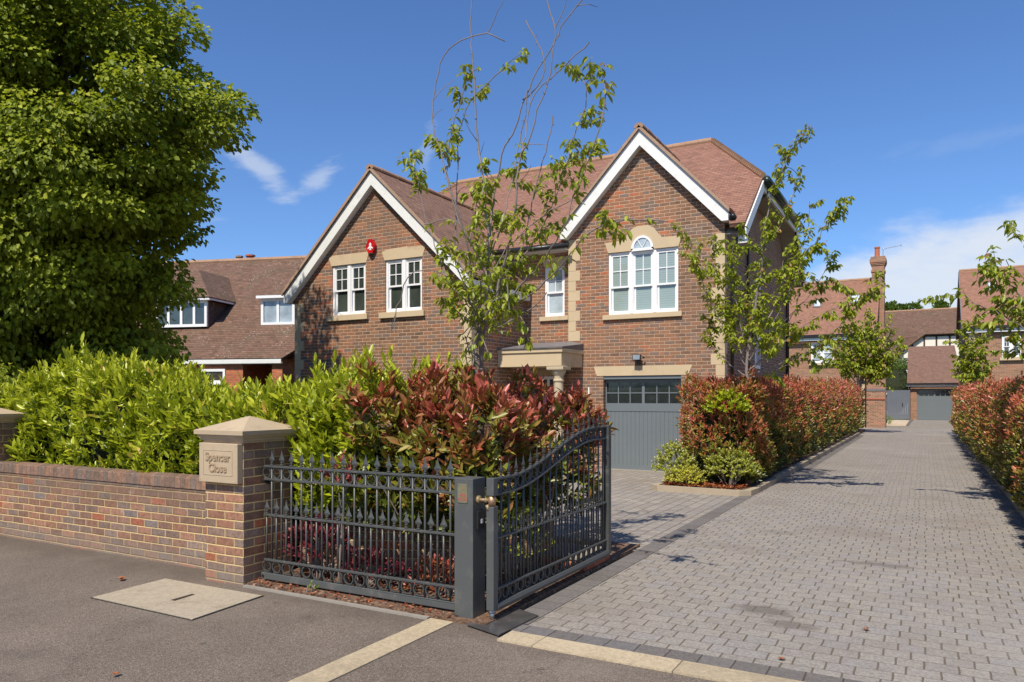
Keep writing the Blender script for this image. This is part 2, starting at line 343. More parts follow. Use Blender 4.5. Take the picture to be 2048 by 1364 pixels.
def soil(name, a, b_, c_):
    m, k, b, o = newmat(name)
    v = k.obj()
    vo = k.n('ShaderNodeTexVoronoi'); k.link(v, vo.inputs['Vector']); vo.inputs['Scale'].default_value = 38
    r = k.sep(vo.outputs['Color'])[0]
    col = k.ramp(r, [(0, a), (0.5, b_), (0.85, b_), (1, c_)])
    k.link(col, b.inputs['Base Color']); b.inputs['Roughness'].default_value = 0.95
    bump(k, b, k.m('ADD', r, k.noise(v, 30, 5)), 1.0, 0.03)
    return m
M['soil'] = soil('bark_soil', (0.09, 0.05, 0.03), (0.17, 0.095, 0.055), (0.36, 0.22, 0.14))
M['grass'] = soil('grass_ground', (0.04, 0.07, 0.015), (0.06, 0.1, 0.02), (0.09, 0.13, 0.03))

def glass(name, col, rough=0.04, slats=0.0, spec=0.7):
    m, k, b, o = newmat(name)
    v = k.obj(); x, y, z = k.sep(v)
    n = k.noise(v, 1.3, 4, 0.6)
    c = k.mix(k.smooth(n, 0.3, 0.7), tuple(q * 0.6 for q in col), tuple(min(1, q * 1.4) for q in col))  # tonal patches in the pane colour stand for uneven reflections
    if slats:
        s_ = k.m('FRACT', k.m('DIVIDE', k.m('ADD', z, 10.0), slats))
        g = k.smooth(s_, 0.0, 0.35, 0.72, 1.0)
        c = k.mix(1.0, col if False else k.mix(0.0, col, col), k.comb(g, g, g), 'MULTIPLY')
    k.link(c, b.inputs['Base Color']); b.inputs['Roughness'].default_value = rough
    b.inputs['Specular IOR Level'].default_value = spec; b.inputs['Coat Weight'].default_value = 0.4; b.inputs['Coat Roughness'].default_value = 0.01
    bump(k, b, k.noise(v, 1.7, 2), 0.05, 0.02)
    return m
M['glass_dark'] = glass('dark_window_glass', (0.045, 0.055, 0.045), spec=.9)
M['glass_blind'] = glass('blind_behind_glass', (0.29, 0.36, 0.335), slats=0.05)
M['glass_light'] = glass('pale_window_glass', (0.33, 0.39, 0.42))
M['glass_sky'] = glass('bright_window_glass', (0.55, 0.62, 0.7))
M['glass_garage'] = glass('garage_glass', (0.02, 0.024, 0.024), rough=0.12)

def leafmat(name, stops, trans=0.3, rough=0.42, spec=0.45, tcol=(0.5, 0.62, 0.06)):
    m, k, b, o = newmat(name)
    at = k.n('ShaderNodeAttribute'); at.attribute_name = 'rnd'
    col = k.ramp(at.outputs['Fac'], stops)
    n = k.noise(k.obj(), 14.0, 2)
    f = k.smooth(n, 0.3, 0.7, 0.85, 1.15)
    col = k.mix(1.0, col, k.comb(f, f, f), 'MULTIPLY')
    k.link(col, b.inputs['Base Color']); b.inputs['Roughness'].default_value = rough; b.inputs['Specular IOR Level'].default_value = spec
    tr = k.n('ShaderNodeBsdfTranslucent')
    k.link(k.mix(0.45, col, tcol), tr.inputs[0])
    mx = k.n('ShaderNodeMixShader'); mx.inputs[0].default_value = trans
    k.link(b.outputs[0], mx.inputs[1]); k.link(tr.outputs[0], mx.inputs[2]); k.link(mx.outputs[0], o.inputs[0])
    return m
M['leaf_big'] = leafmat('sycamore_leaf', [(0, (0.08, 0.11, 0.008)), (0.4, (0.18, 0.225, 0.016)), (0.8, (0.33, 0.37, 0.025)), (0.96, (0.45, 0.46, 0.04)), (1, (0.3, 0.2, 0.06))], 0.36, tcol=(0.5, 0.62, 0.03), spec=.3, rough=.55)
M['leaf_laurel'] = leafmat('laurel_leaf', [(0, (0.09, 0.13, 0.006)), (0.35, (0.22, 0.27, 0.01)), (0.7, (0.38, 0.42, 0.016)), (0.93, (0.48, 0.49, 0.03)), (0.97, (0.6, 0.48, 0.08)), (1, (0.6, 0.33, 0.09))], 0.25, rough=0.36)
M['leaf_phot'] = leafmat('photinia_leaf', [(0, (0.05, 0.085, 0.01)), (0.3, (0.16, 0.19, 0.02)), (0.43, (0.28, 0.26, 0.04)), (0.53, (0.26, 0.13, 0.035)), (0.72, (0.31, 0.078, 0.038)), (0.9, (0.42, 0.08, 0.056)), (1, (0.5, 0.19, 0.15))], 0.16, rough=0.38, spec=0.5, tcol=(0.6, 0.18, 0.05))
M['leaf_phot2'] = leafmat('photinia_hedge_leaf', [(0, (0.06, 0.085, 0.015)), (0.28, (0.22, 0.24, 0.03)), (0.45, (0.33, 0.22, 0.045)), (0.62, (0.42, 0.12, 0.045)), (1, (0.52, 0.15, 0.1))], 0.16, rough=0.36, spec=0.55, tcol=(0.6, 0.2, 0.05))
M['leaf_cherry'] = leafmat('cherry_leaf', [(0, (0.12, 0.17, 0.015)), (0.4, (0.25, 0.3, 0.022)), (0.8, (0.38, 0.4, 0.03)), (0.95, (0.42, 0.34, 0.06)), (1, (0.34, 0.15, 0.06))], 0.38, tcol=(0.55, 0.62, 0.06))
M['leaf_plum'] = leafmat('dark_red_leaf', [(0, (0.08, 0.012, 0.02)), (0.6, (0.2, 0.02, 0.035)), (1, (0.4, 0.12, 0.1))], 0.12, tcol=(0.5, 0.05, 0.08))
M['leaf_gold'] = leafmat('golden_leaf', [(0, (0.3, 0.32, 0.03)), (0.5, (0.55, 0.5, 0.05)), (1, (0.7, 0.66, 0.2))], 0.25)
M['leaf_cream'] = leafmat('cream_flower_leaf', [(0, (0.14, 0.16, 0.02)), (0.5, (0.34, 0.36, 0.04)), (0.84, (0.5, 0.5, 0.1)), (0.88, (0.68, 0.66, 0.48)), (1, (0.8, 0.77, 0.66))], 0.2)
M['leaf_box'] = leafmat('box_leaf', [(0, (0.06, 0.11, 0.01)), (0.6, (0.14, 0.24, 0.02)), (1, (0.28, 0.38, 0.03))], 0.22)
M['leaf_far'] = leafmat('distant_leaf', [(0, (0.05, 0.09, 0.02)), (0.6, (0.1, 0.17, 0.03)), (1, (0.18, 0.25, 0.05))], 0.2)
M['leaf_fall'] = leafmat('fallen_leaf', [(0, (0.12, 0.03, 0.012)), (0.5, (0.24, 0.055, 0.018)), (1, (0.42, 0.16, 0.06))], 0.05, tcol=(0.6, 0.2, 0.05))
M['dark_core'] = plain('dark_filler_core', (0.022, 0.028, 0.01), 0.95, var=0.5, vs=25, bs=0.8)  # near-black tone of solid filler cores, standing for the shaded inside of shrubs

# ------------------------------------------------------------------ mesh helpers
class MB:
    def __init__(s): s.v = []; s.f = []
    def add(s, vs, fs):
        b = len(s.v); s.v += [tuple(p) for p in vs]; s.f += [tuple(b + i for i in f) for f in fs]; return s
    def box(s, x0, x1, y0, y1, z0, z1):
        if x0 > x1: x0, x1 = x1, x0
        if y0 > y1: y0, y1 = y1, y0
        if z0 > z1: z0, z1 = z1, z0
        return s.add([(x0, y0, z0), (x1, y0, z0), (x1, y1, z0), (x0, y1, z0), (x0, y0, z1), (x1, y0, z1), (x1, y1, z1), (x0, y1, z1)],
                     [(0, 3, 2, 1), (4, 5, 6, 7), (0, 1, 5, 4), (1, 2, 6, 5), (2, 3, 7, 6), (3, 0, 4, 7)])
    def prism(s, poly, axis, a0, a1):
        """2-D polygon extruded along axis: 'y' takes (x,z), 'x' takes (y,z), 'z' takes (x,y)"""
        def P(p, a): return {'y': (p[0], a, p[1]), 'x': (a, p[0], p[1]), 'z': (p[0], p[1], a)}[axis]
        n = len(poly)
        tri = tessellate_polygon([[Vector((p[0], p[1], 0)) for p in poly]])
        vs = [P(p, a0) for p in poly] + [P(p, a1) for p in poly]
        fs = [tuple(t) for t in tri] + [tuple(n + i for i in reversed(t)) for t in tri]
        fs += [(i, (i + 1) % n, n + (i + 1) % n, n + i) for i in range(n)]
        return s.add(vs, fs)
    def slab(s, pts, t):
        P = [Vector(p) for p in pts]; nn = Vector((0, 0, 0))
        for i in range(len(P)):
            a, b = P[i], P[(i + 1) % len(P)]
            nn += Vector(((a.y - b.y) * (a.z + b.z), (a.z - b.z) * (a.x + b.x), (a.x - b.x) * (a.y + b.y)))
        nn.normalize()
        if nn.z < 0: P.reverse(); nn = -nn
        n = len(P)
        return s.add(P + [p - nn * t for p in P], [tuple(range(n)), tuple(range(2 * n - 1, n - 1, -1))] + [(i, n + i, n + (i + 1) % n, (i + 1) % n) for i in range(n)])
    def tube(s, pts, r, n=6, cap=True):
        P = [Vector(p) for p in pts]; rs = r if isinstance(r, (list, tuple)) else [r] * len(P)
        rings = []; up = None
        for i, p in enumerate(P):
            d_ = (P[min(i + 1, len(P) - 1)] - P[max(i - 1, 0)]).normalized()
            if up is None: up = Vector((0, 0, 1)) if abs(d_.z) < 0.9 else Vector((1, 0, 0))
            a = d_.cross(up)
            if a.length < 1e-4: a = d_.orthogonal()
            a.normalize(); b = a.cross(d_).normalized(); up = b
            rings.append([p + (a * math.cos(2 * math.pi * q / n) + b * math.sin(2 * math.pi * q / n)) * rs[i] for q in range(n)])
        vs = [v for rg in rings for v in rg]; fs = []
        for i in range(len(P) - 1):
            for q in range(n):
                fs.append((i * n + q, i * n + (q + 1) % n, (i + 1) * n + (q + 1) % n, (i + 1) * n + q))
        if cap: fs += [tuple(range(n - 1, -1, -1)), tuple((len(P) - 1) * n + q for q in range(n))]
        return s.add(vs, fs)
    def lathe(s, x, y, prof, n=16, sq=False):
        """profile of (radius, z) round a vertical axis; sq makes square sections"""
        if sq: n = 4
        vs = []; fs = []
        for r, z in prof:
            for q in range(n):
                a = 2 * math.pi * q / n + (math.pi / 4 if sq else 0); rr = r * (math.sqrt(2) if sq else 1)
                vs.append((x + rr * math.cos(a), y + rr * math.sin(a), z))
        for i in range(len(prof) - 1):
            for q in range(n):
                fs.append((i * n + q, i * n + (q + 1) % n, (i + 1) * n + (q + 1) % n, (i + 1) * n + q))
        fs += [tuple(range(n - 1, -1, -1)), tuple((len(prof) - 1) * n + q for q in range(n))]
        return s.add(vs, fs)
    def build(s, name, mat, parent=None, smooth=False, bevel=0.0, local=False):
        me = bpy.data.meshes.new(name); me.from_pydata(s.v, [], s.f); me.update()
        me.materials.append(M[mat] if isinstance(mat, str) else mat)
        o = bpy.data.objects.new(name, me); C.objects.link(o)
        if smooth: me.polygons.foreach_set('use_smooth', [True] * len(me.polygons))
        if bevel:
            mo = o.modifiers.new('bevel', 'BEVEL'); mo.width = bevel; mo.segments = 2; mo.limit_method = 'ANGLE'
        attach(o, parent, local)
        return o

def wloc(o):
    p = Vector((0, 0, 0))
    while o is not None: p += o.location; o = o.parent
    return p
def attach(o, parent, local=False):
    if parent is None: return
    o.parent = parent
    if not local: o.location = -wloc(parent)
def tag(o, label, cat, group=None, kind=None):
    if label: o['label'] = label
    if cat: o['category'] = cat
    if group: o['group'] = group
    if kind: o['kind'] = kind
    return o
def thing(name, label, cat, loc=(0, 0, 0), rz=0.0, group=None):
    o = bpy.data.objects.new(name, None); C.objects.link(o); o.location = loc; o.rotation_euler = (0, 0, rz); o.empty_display_size = 0.2
    return tag(o, label, cat, group)
def struct(name, mb, mat):
    o = mb.build(name, mat); o['kind'] = 'structure'; return o
def copy_to(o, parent, dx):
    c = o.copy(); C.objects.link(c); c.parent = parent; c.location = o.location + Vector(dx)
    for ch in o.children:
        d_ = ch.copy(); C.objects.link(d_); d_.parent = c
    return c

def ray(u, v):
    a = (u - CX) / F
    return (a * ct - st, a * st + ct, (HY - v) / F)
def PY(u, v, Y):
    r = ray(u, v); t = Y / r[1]; return Vector((r[0] * t, Y, EYE + r[2] * t))

def leaves(name, P, T, N, size, mat, parent, asp=0.42, rnd=None, fold=0.18, droop=0.12, local=False):
    P = np.asarray(P, float); T = np.asarray(T, float); N = np.asarray(N, float); n = len(P)
    if n == 0: return None
    size = np.broadcast_to(np.asarray(size, float), (n,))
    T /= np.linalg.norm(T, axis=1)[:, None] + 1e-9
    Sd = np.cross(T, N); Sd /= np.linalg.norm(Sd, axis=1)[:, None] + 1e-9
    U = np.cross(Sd, T)
    tmpl = [(0, 0, 0), (-0.42, .28, fold), (-0.40, .66, fold * .8 - droop * .4), (0, 1, -droop), (0.40, .66, fold * .8 - droop * .4), (0.42, .28, fold)]
    V = np.empty((n, 6, 3))
    for i, (a, b, c) in enumerate(tmpl):
        V[:, i] = P + (Sd * (a * asp) + T * b + U * (c * asp)) * size[:, None]
    me = bpy.data.meshes.new(name)
    me.vertices.add(n * 6); me.vertices.foreach_set('co', V.ravel())
    idx = (np.arange(n)[:, None] * 6 + np.array([0, 3, 2, 1, 0, 5, 4, 3])).ravel()
    me.loops.add(n * 8); me.loops.foreach_set('vertex_index', idx.astype(np.int32))
    me.polygons.add(n * 2); me.polygons.foreach_set('loop_start', (np.arange(n * 2) * 4).astype(np.int32))
    me.polygons.foreach_set('loop_total', np.full(n * 2, 4, np.int32))
    me.update(calc_edges=True)
    at = me.attributes.new('rnd', 'FLOAT', 'FACE')
    if rnd is None: rnd = rng.random(n)
    at.data.foreach_set('value', np.repeat(np.clip(rnd, 0, 1), 2).astype(np.float32))
    me.materials.append(M[mat])
    o = bpy.data.objects.new(name, me); C.objects.link(o); attach(o, parent, local)
    return o

def unit(n):
    v = rng.normal(size=(n, 3)); return v / np.linalg.norm(v, axis=1)[:, None]

def shoots(P, D, L, k, lsize, spread=0.9, up=0.25):
    """leafy shoots: k leaves spiral round a stem at P pointing along D. Returns leaf base, tip direction, normal, size, position along the stem"""
    P = np.asarray(P); D = D / (np.linalg.norm(D, axis=1)[:, None] + 1e-9); n = len(P)
    A = np.cross(D, unit(n)); A /= np.linalg.norm(A, axis=1)[:, None] + 1e-9; B = np.cross(D, A)
    L = np.broadcast_to(L, (n,))
    ps, ts, ns, ss, fs = [], [], [], [], []
    for i in range(k):
        f = (i + 0.5) / k; th = i * 2.4 + rng.random(n) * 0.8
        rad = A * np.cos(th)[:, None] + B * np.sin(th)[:, None]
        sp = spread * (1.15 - 0.75 * f)
        t = D * (0.55 + 0.5 * f) + rad * sp + np.array([0, 0, up]) + rng.normal(size=(n, 3)) * 0.12
        ps.append(P + D * (L * f)[:, None]); ts.append(t)
        ns.append(D * 0.9 - rad * 0.15 + np.array([0, 0, 0.35])); ss.append(lsize * (0.75 + 0.5 * rng.random(n)) * (1.05 - 0.25 * f)); fs.append(np.full(n, f))
    return map(np.concatenate, (ps, ts, ns, ss, fs))

# ------------------------------------------------------------------ the ground
g = MB(); g.add([(-400, -60, -0.03), (400, -60, -0.03), (400, 900, -0.03), (-400, 900, -0.03)], [(0, 1, 2, 3)]); struct('ground', g, 'grass')
def sheet(name, pts, z, mat):
    m = MB(); m.add([(x, y, z) for x, y in pts], [tuple(range(len(pts)))]); return struct(name, m, mat)
sheet('pavement', [(-40, -12), (30, -12), (30, 4.44), (-5.03, 4.44), (-5.03, 4.66), (-40, 4.66)], 0.0, 'tarmac')
sheet('driveway', [(-2.43, 4.58), (0.93, 4.58), (1.02, 34.5), (2.6, 47), (2.6, 60.1), (-0.72, 60.1), (-0.85, 47.2), (-4.5, 46.2), (-4.5, 34.5), (-2.43, 34.5)], 0.006, 'paver')
sheet('forecourt', [(-10, 7.35), (-2.6, 7.35), (-2.6, 12.4), (-4.1, 12.45), (-4.1, 15.3), (-10, 15.3)], 0.004, 'paver2')
m = MB(); m.add([(-2.62, 4.6, .010), (-2.43, 4.6, .010), (-2.43, 14.5, .010), (-2.62, 14.5, .010)], [(0, 1, 2, 3)]); struct('drive_edge_course', m, 'border_y')
m = MB(); m.add([(-2.40, 14.5, .010), (-2.22, 14.5, .010), (-2.22, 34.4, .010), (-2.40, 34.4, .010)], [(0, 1, 2, 3)]); struct('drive_edge_course', m, 'border_y')
m = MB(); m.add([(.93, 4.6, .010), (1.115, 4.6, .010), (1.19, 34.4, .010), (1.0, 34.4, .010)], [(0, 1, 2, 3)]); struct('drive_edge_course', m, 'border_y')
m = MB(); m.add([(-2.62, 4.43, .010), (3.4, 4.43, .010), (3.4, 4.59, .010), (-2.62, 4.59, .010)], [(0, 1, 2, 3)]); struct('drive_threshold_course', m, 'border')
sheet('path', [(-2.6, 46.3), (-0.95, 47.1), (-0.85, 59), (-2.5, 59)], 0.012, 'beigepave')
m = MB(); m.box(-0.95, -0.78, 47.2, 59.8, 0, .016); struct('path_edge', m, 'border_y')
m = MB(); m.box(-2.46, 3.4, 4.22, 4.425, -.02, .012); o = struct('crossover_strip', m, 'strip')
m = MB(); m.box(-3.12, -2.92, -6, 4.40, -.02, .010); struct('kerb_strip', m, 'strip')
# planting beds
m = MB(); m.box(-5.031, -2.66, 4.42, 7.6, -.02, .03); m.box(-12, -5.032, 4.7, 7.6, -.02, .03); struct('planting_bed', m, 'soil')
m = MB(); m.box(-5.03, -3.13, 4.375, 4.41, -.02, .016); struct('bed_edging', m, 'greykerb')
m = MB(); m.box(-4.0, -2.5, 12.5, 39.3, 0, .09); struct('planting_bed', m, 'soil')
m = MB(); m.box(1.22, 3.2, 4.6, 36, 0, .09); struct('planting_bed', m, 'soil')
m = MB()
y = 14.7
while y < 34: m.box(-2.52, -2.405, y, y + .9, 0, .12); y += .906
struct('kerb', m, 'kerb')
m = MB()
m.prism([(-4.12, 12.4), (-4.0, 12.3), (-2.62, 12.26), (-2.46, 12.4), (-2.42, 12.8), (-2.42, 14.69), (-2.52, 14.69), (-2.52, 12.9), (-2.58, 12.42), (-2.7, 12.37), (-3.95, 12.41), (-4.02, 12.45), (-4.02, 13.6), (-4.12, 13.6)], 'z', 0, .095)
struct('kerb', m, 'kerb')
m = MB(); y = 4.6
while y < 35.5: xx = 1.12 + (y - 4.6) / 30 * .08; m.box(xx, xx + .1, y, y + .9, 0, .12); y += .906
struct('kerb', m, 'kerb')

# ------------------------------------------------------------------ windows and walls
def wall(name, outer, holes, Y, mat, parent, reveal=0.09, axis='y', thick=0.0):
    """front skin of a wall with real openings; holes are polygons; reveal surfaces run back"""
    polys = [[Vector((a, b, 0)) for a, b in outer]] + [[Vector((a, b, 0)) for a, b in h] for h in holes]
    flat = [p for pl in polys for p in pl]
    tri = tessellate_polygon(polys)
    P = (lambda p, d_: (p[0], Y + d_, p[1])) if axis == 'y' else (lambda p, d_: (Y - d_, p[0], p[1]))
    m = MB(); m.add([P(p, 0) for p in flat], [tuple(t) for t in tri])
    for h in holes:
        n = len(h)
        m.add([P(p, 0) for p in h] + [P(p, reveal) for p in h], [(i, (i + 1) % n, n + (i + 1) % n, n + i) for i in range(n)])
    return m.build(name, mat, parent)
def rect(x0, x1, z0, z1): return [(x0, z0), (x1, z0), (x1, z1), (x0, z1)]

def sash(parent, x0, x1, z0, z1, Y, gm='glass_dark', name='window', label=None, fr=0.045, bars=(2, 2), split=0.5, top='glass'):
    """vertical sliding sash: box frame, upper sash with glazing bars, meeting rail, lower sash set further back"""
    m = MB(); d0, d1 = Y + .03, Y + .12
    m.box(x0, x0 + fr, d0, d1, z0, z1); m.box(x1 - fr, x1, d0, d1, z0, z1)
    m.box(x0 + fr, x1 - fr, d0, d1, z1 - fr * .9, z1); m.box(x0 + fr, x1 - fr, d0 - .012, d1, z0, z0 + fr * .9)
    a, b, c_, d_ = x0 + fr, x1 - fr, z0 + fr * .9, z1 - fr * .9
    zm = c_ + (d_ - c_) * split; s_ = 0.038
    def leafr(za, zb, y0, y1):
        m.box(a, a + s_, y0, y1, za, zb); m.box(b - s_, b, y0, y1, za, zb)
        m.box(a + s_, b - s_, y0, y1, za, za + s_); m.box(a + s_, b - s_, y0, y1, zb - s_, zb)
    leafr(zm - .02, d_, d0 + .015, d0 + .045); leafr(c_, zm + .018, d0 + .05, d0 + .08)
    nx, nz = bars; ga, gb, gc, gd = a + s_, b - s_, zm - .02 + s_, d_ - s_
    for i in range(1, nx): q = ga + (gb - ga) * i / nx; m.box(q - .009, q + .009, d0 + .018, d0 + .036, gc, gd)
    for i in range(1, nz):
        q = gc + (gd - gc) * i / nz
        for j in range(nx):
            qa = ga + (gb - ga) * j / nx + (.009 if j else 0); qb = ga + (gb - ga) * (j + 1) / nx - (.009 if j < nx - 1 else 0)
            m.box(qa, qb, d0 + .018, d0 + .036, q - .009, q + .009)
    w = m.build(name, 'upvc', parent)
    if label: w['label'] = label
    p = MB(); p.box(a + .01, b - .01, d0 + .034, d0 + .04, zm, d_ - .01); p.box(a + .01, b - .01, d0 + .066, d0 + .072, c_ + .01, zm)
    p.build('pane', gm, w)
    return w

def casement(parent, x0, x1, z0, z1, Y, lights, gm='glass_dark', fr=.06, local=False, name='window', label=None):
    m = MB(); m.box(x0, x0 + fr, Y, Y + .08, z0, z1); m.box(x1 - fr, x1, Y, Y + .08, z0, z1)
    m.box(x0 + fr, x1 - fr, Y, Y + .08, z0, z0 + fr); m.box(x0 + fr, x1 - fr, Y, Y + .08, z1 - fr, z1)
    for i in range(1, lights):
        q = x0 + (x1 - x0) * i / lights; m.box(q - fr * .5, q + fr * .5, Y + .01, Y + .07, z0 + fr, z1 - fr)
    w = m.build(name, 'upvc', parent, local=local)
    if label: w['label'] = label
    p = MB(); p.box(x0 + .02, x1 - .02, Y + .04, Y + .05, z0 + .02, z1 - .02); p.build('pane', gm, w, local=True)
    return w

def quoins(parent, x, Y, z0, z1, side, ret=None, inner=(.18, .28), h=.225, first=1, back=0):
    """alternating stones up a corner; side=+1 when the corner is the right-hand edge of the front"""
    m = MB(); z = z0; i = first
    while z < z1 - .02:
        zt = min(z + h - .004, z1); w = inner[i % 2]; p = .006
        xa, xb = (x - w, x + p) if side > 0 else (x - p, x + w)
        dp = (.22, .12)[i % 2]
        m.box(xa, xb, Y - p, Y + (dp if ret else .03), z, zt)
        z += h; i += 1
    return m.build('quoin', 'stone', parent, bevel=.003)

def gable_roof(parent, xc, hw, zap, slope, Y0, Y1r, Y1e, sidemat, foot, tilet=.07, inner=.33, wallY=None, footz=None, clipR=None):
    """tiles, white barge boards and soffit of a front gable"""
    ez = zap - slope * hw
    tz = .10; ex = hw + .05
    for s_ in (-1, 1):
        m = MB()
        m.slab([(xc, Y0 - .04, zap + tz), (xc, Y1r, zap + tz), (xc + s_ * ex, Y1e, zap + tz - slope * ex), (xc + s_ * ex, Y0 - .04, zap + tz - slope * ex)], tilet)
        m.build('roof', sidemat, parent)
    u_ = MB()       # mortared under-cloak and verge edge
    for s_ in (-1, 1):
        u_.prism([(xc, zap + tz - .015), (xc + s_ * (ex - .02), zap + tz - .015 - slope * (ex - .02)), (xc + s_ * (ex - .02), zap - slope * (ex - .02) + .005), (xc, zap + .005)], 'y', Y0 - .05, Y0 + .0)
    u_.build('verge', 'verge', parent)
    m = MB(); iz = zap - inner
    for s_ in (-1, 1):
        hx = (iz - footz) / slope
        m.prism([(xc, zap), (xc + s_ * hw, ez), (xc + s_ * hw, footz), (xc + s_ * hx, footz), (xc, iz)], 'y', Y0, Y0 + .03)
    m.build('bargeboard', 'white', parent)
    m = MB()
    for s_ in (-1, 1):
        hx = (iz - footz) / slope
        m.prism([(xc, iz + .025), (xc, iz), (xc + s_ * hx, footz), (xc + s_ * hx, footz + .025)], 'y', Y0 + .03, wallY)
        m.box(xc + s_ * hx, xc + s_ * hw, Y0 + .03, wallY + foot[(s_ + 1) // 2], footz, footz + .02)
        m.box(xc + s_ * (hw - .025), xc + s_ * (hw - .002), Y0 + .03, wallY + foot[(s_ + 1) // 2], footz + .021, ez - .03)
    m.build('soffit', 'white', parent)
    m = MB()
    n = int((Y1r - Y0) / .3)
    for i in range(n):
        ya, yb = Y0 - .05 + i * .3, Y0 - .05 + i * .3 + .305
        rr = .105 + (.008 if i % 2 else 0)
        arc = [(xc + rr * math.cos(a), zap + tz - .045 + rr * .75 * math.sin(a)) for a in np.linspace(-.35, math.pi + .35, 9)]
        m.prism(arc, 'y', ya, yb - .006)
    m.build('ridge_tiles', 'ridge', parent)

# ------------------------------------------------------------------ the main house
YL, YR, YC = 13.1, 15.3, 15.5
XL0, XL1, XC1, XR0, XR1 = -13.26, -8.25, -7.04, -7.04, -3.56
SB = .74; EY, EZ = 15.1, 5.08; RY = 19.4; RZ = EZ + SB * (RY - EY); BY = 2 * RY - EY
H = thing('brick_house', 'large brown brick house with two white-boarded gables, stone quoins and grey garage door', 'house', (-8.4, 15.3, 0))
# right gable wall
gx = -5.31
WR = (-6.08, -4.52, 3.41, 4.765)
wallR = wall('wall', [(XR0, 0), (-6.35, 0), (-6.35, 2.07), (-4.31, 2.07), (-4.31, 0), (XR1, 0), (XR1, 5.2), (gx, 7.05), (XR0, 5.2)],
     [rect(*WR)], YR, 'brick', H, .1)
m = MB(); m.box(-6.349, -6.2, YR + .001, YR + .3, 0, 2.3); m.box(-4.46, -4.311, YR + .001, YR + .3, 0, 2.3); m.box(-6.2, -4.46, YR + .001, YR + .3, 2.071, 2.3); m.build('wall', 'brick', H)
# left gable wall
WL = [(-12.076, -11.075, 3.50, 4.655), (-10.507, -9.51, 3.49, 4.65)]
wall('wall', [(XL0, 0), (XL1, 0), (XL1, 4.0), (-10.8, 6.45), (XL0, 3.95)], [rect(*w) for w in WL], YL, 'brick', H, .1)
m = MB()
m.add([(XL1, YL, 0), (XL1, YC, 0), (XL1, YC, 4.05), (XL1, YL, 4.05)], [(0, 1, 2, 3)]); m.build('wall', 'brick', H); m = MB()
m.add([(XL0, YL, 0), (XL0, 17, 0), (XL0, 17, 4.1), (XL0, YL, 4.1)], [(3, 2, 1, 0)])
m.build('wall', 'brick', H)
# recessed middle wall
wall('wall', [(-9.4, 0), (XC1, 0), (XC1, 5.1), (-9.4, 5.1)], [rect(-7.745, -7.235, 3.48, 4.63)], YC, 'brick', H, .1)
# right side wall (faces the drive) and back
m = MB()
m.prism([(YR + .011, 0), (BY - .2, 0), (BY - .2, 5.1), (21.85, 6.42), (16.95, 6.42), (YR + .011, 5.15)], 'x', XR1 - .2, XR1)
m.build('wall', 'brick', H)
m = MB(); m.prism([(15.5, 0), (BY - .2, 0), (BY - .2, 5.1), (RY, 8.0), (15.5, 5.1)], 'x', XL0, XL0 + .2); m.box(XL0, XR1, BY - .45, BY - .2, 0, 5.1)
m.build('wall', 'brick', H)
# main roof with half-hipped ends
VX, VL, HZ = -3.12, -13.6, 6.46
hy0, hy1 = EY + (HZ - EZ) / SB, BY - (HZ - EZ) / SB
rx1, rx0 = -4.83, -12.68
def rz_(y): return EZ + SB * (y - EY)
outl = [(VL, EY), (-7.2, EY), (-7.1, 15.35), (-5.31, 17.95), (-3.52, 15.35), (-3.42, EY), (VX, EY), (VX, hy0), (rx1, RY), (rx0, RY), (VL, hy0)]
m = MB(); n_ = len(outl); tri = tessellate_polygon([[Vector((a, b, 0)) for a, b in outl]])
vv = [(a, b, rz_(b)) for a, b in outl] + [(a, b + .05, rz_(b) - .07) for a, b in outl]
m.add(vv, [tuple(t_) for t_ in tri] + [tuple(n_ + i for i in reversed(t_)) for t_ in tri] + [(i, (i + 1) % n_, n_ + (i + 1) % n_, n_ + i) for i in range(n_)])
m.build('roof', 'roof_main', H)
m = MB(); m.slab([(VL, BY, EZ), (VL, hy1, HZ), (rx0, RY, RZ), (rx1, RY, RZ), (VX, hy1, HZ), (VX, BY, EZ)], .08); m.build('roof', 'roof_main', H)
m = MB(); m.slab([(VX, hy0, HZ), (VX, hy1, HZ), (rx1, RY, RZ)], .08); m.build('roof', 'roof_side', H); m = MB(); m.slab([(VL, hy1, HZ), (VL, hy0, HZ), (rx0, RY, RZ)], .08); m.build('roof', 'roof_side', H)
def ridge_run(a, b, parent, r=.1, step=.33, mat='ridge'):
    a, b = Vector(a), Vector(b); L = (b - a).length; n = max(1, int(L / step)); m = MB()
    for i in range(n):
        p, q = a.lerp(b, i / n), a.lerp(b, (i + .985) / n)
        m.tube([p, q], [r * 1.04, r * .97], 10)
    return m.build('ridge_tiles', mat, parent, smooth=False)
ridge_run((rx0, RY, RZ + .0), (rx1, RY, RZ + .0), H, .095)
for (a, b) in (((rx1, RY, RZ), (VX, hy0, HZ)), ((rx0, RY, RZ), (VL, hy0, HZ))):
    a, b = Vector(a), Vector(b); L = (b - a).length; n = int(L / .1); m = MB()
    for i in range(n):
        p, q = a.lerp(b, i / n), a.lerp(b, (i + 1.25) / n); m.tube([p + Vector((0, 0, .0)), q + Vector((0, 0, .028))], [.05, .075], 7)
    m.build('hip_tiles', 'ridge', H)
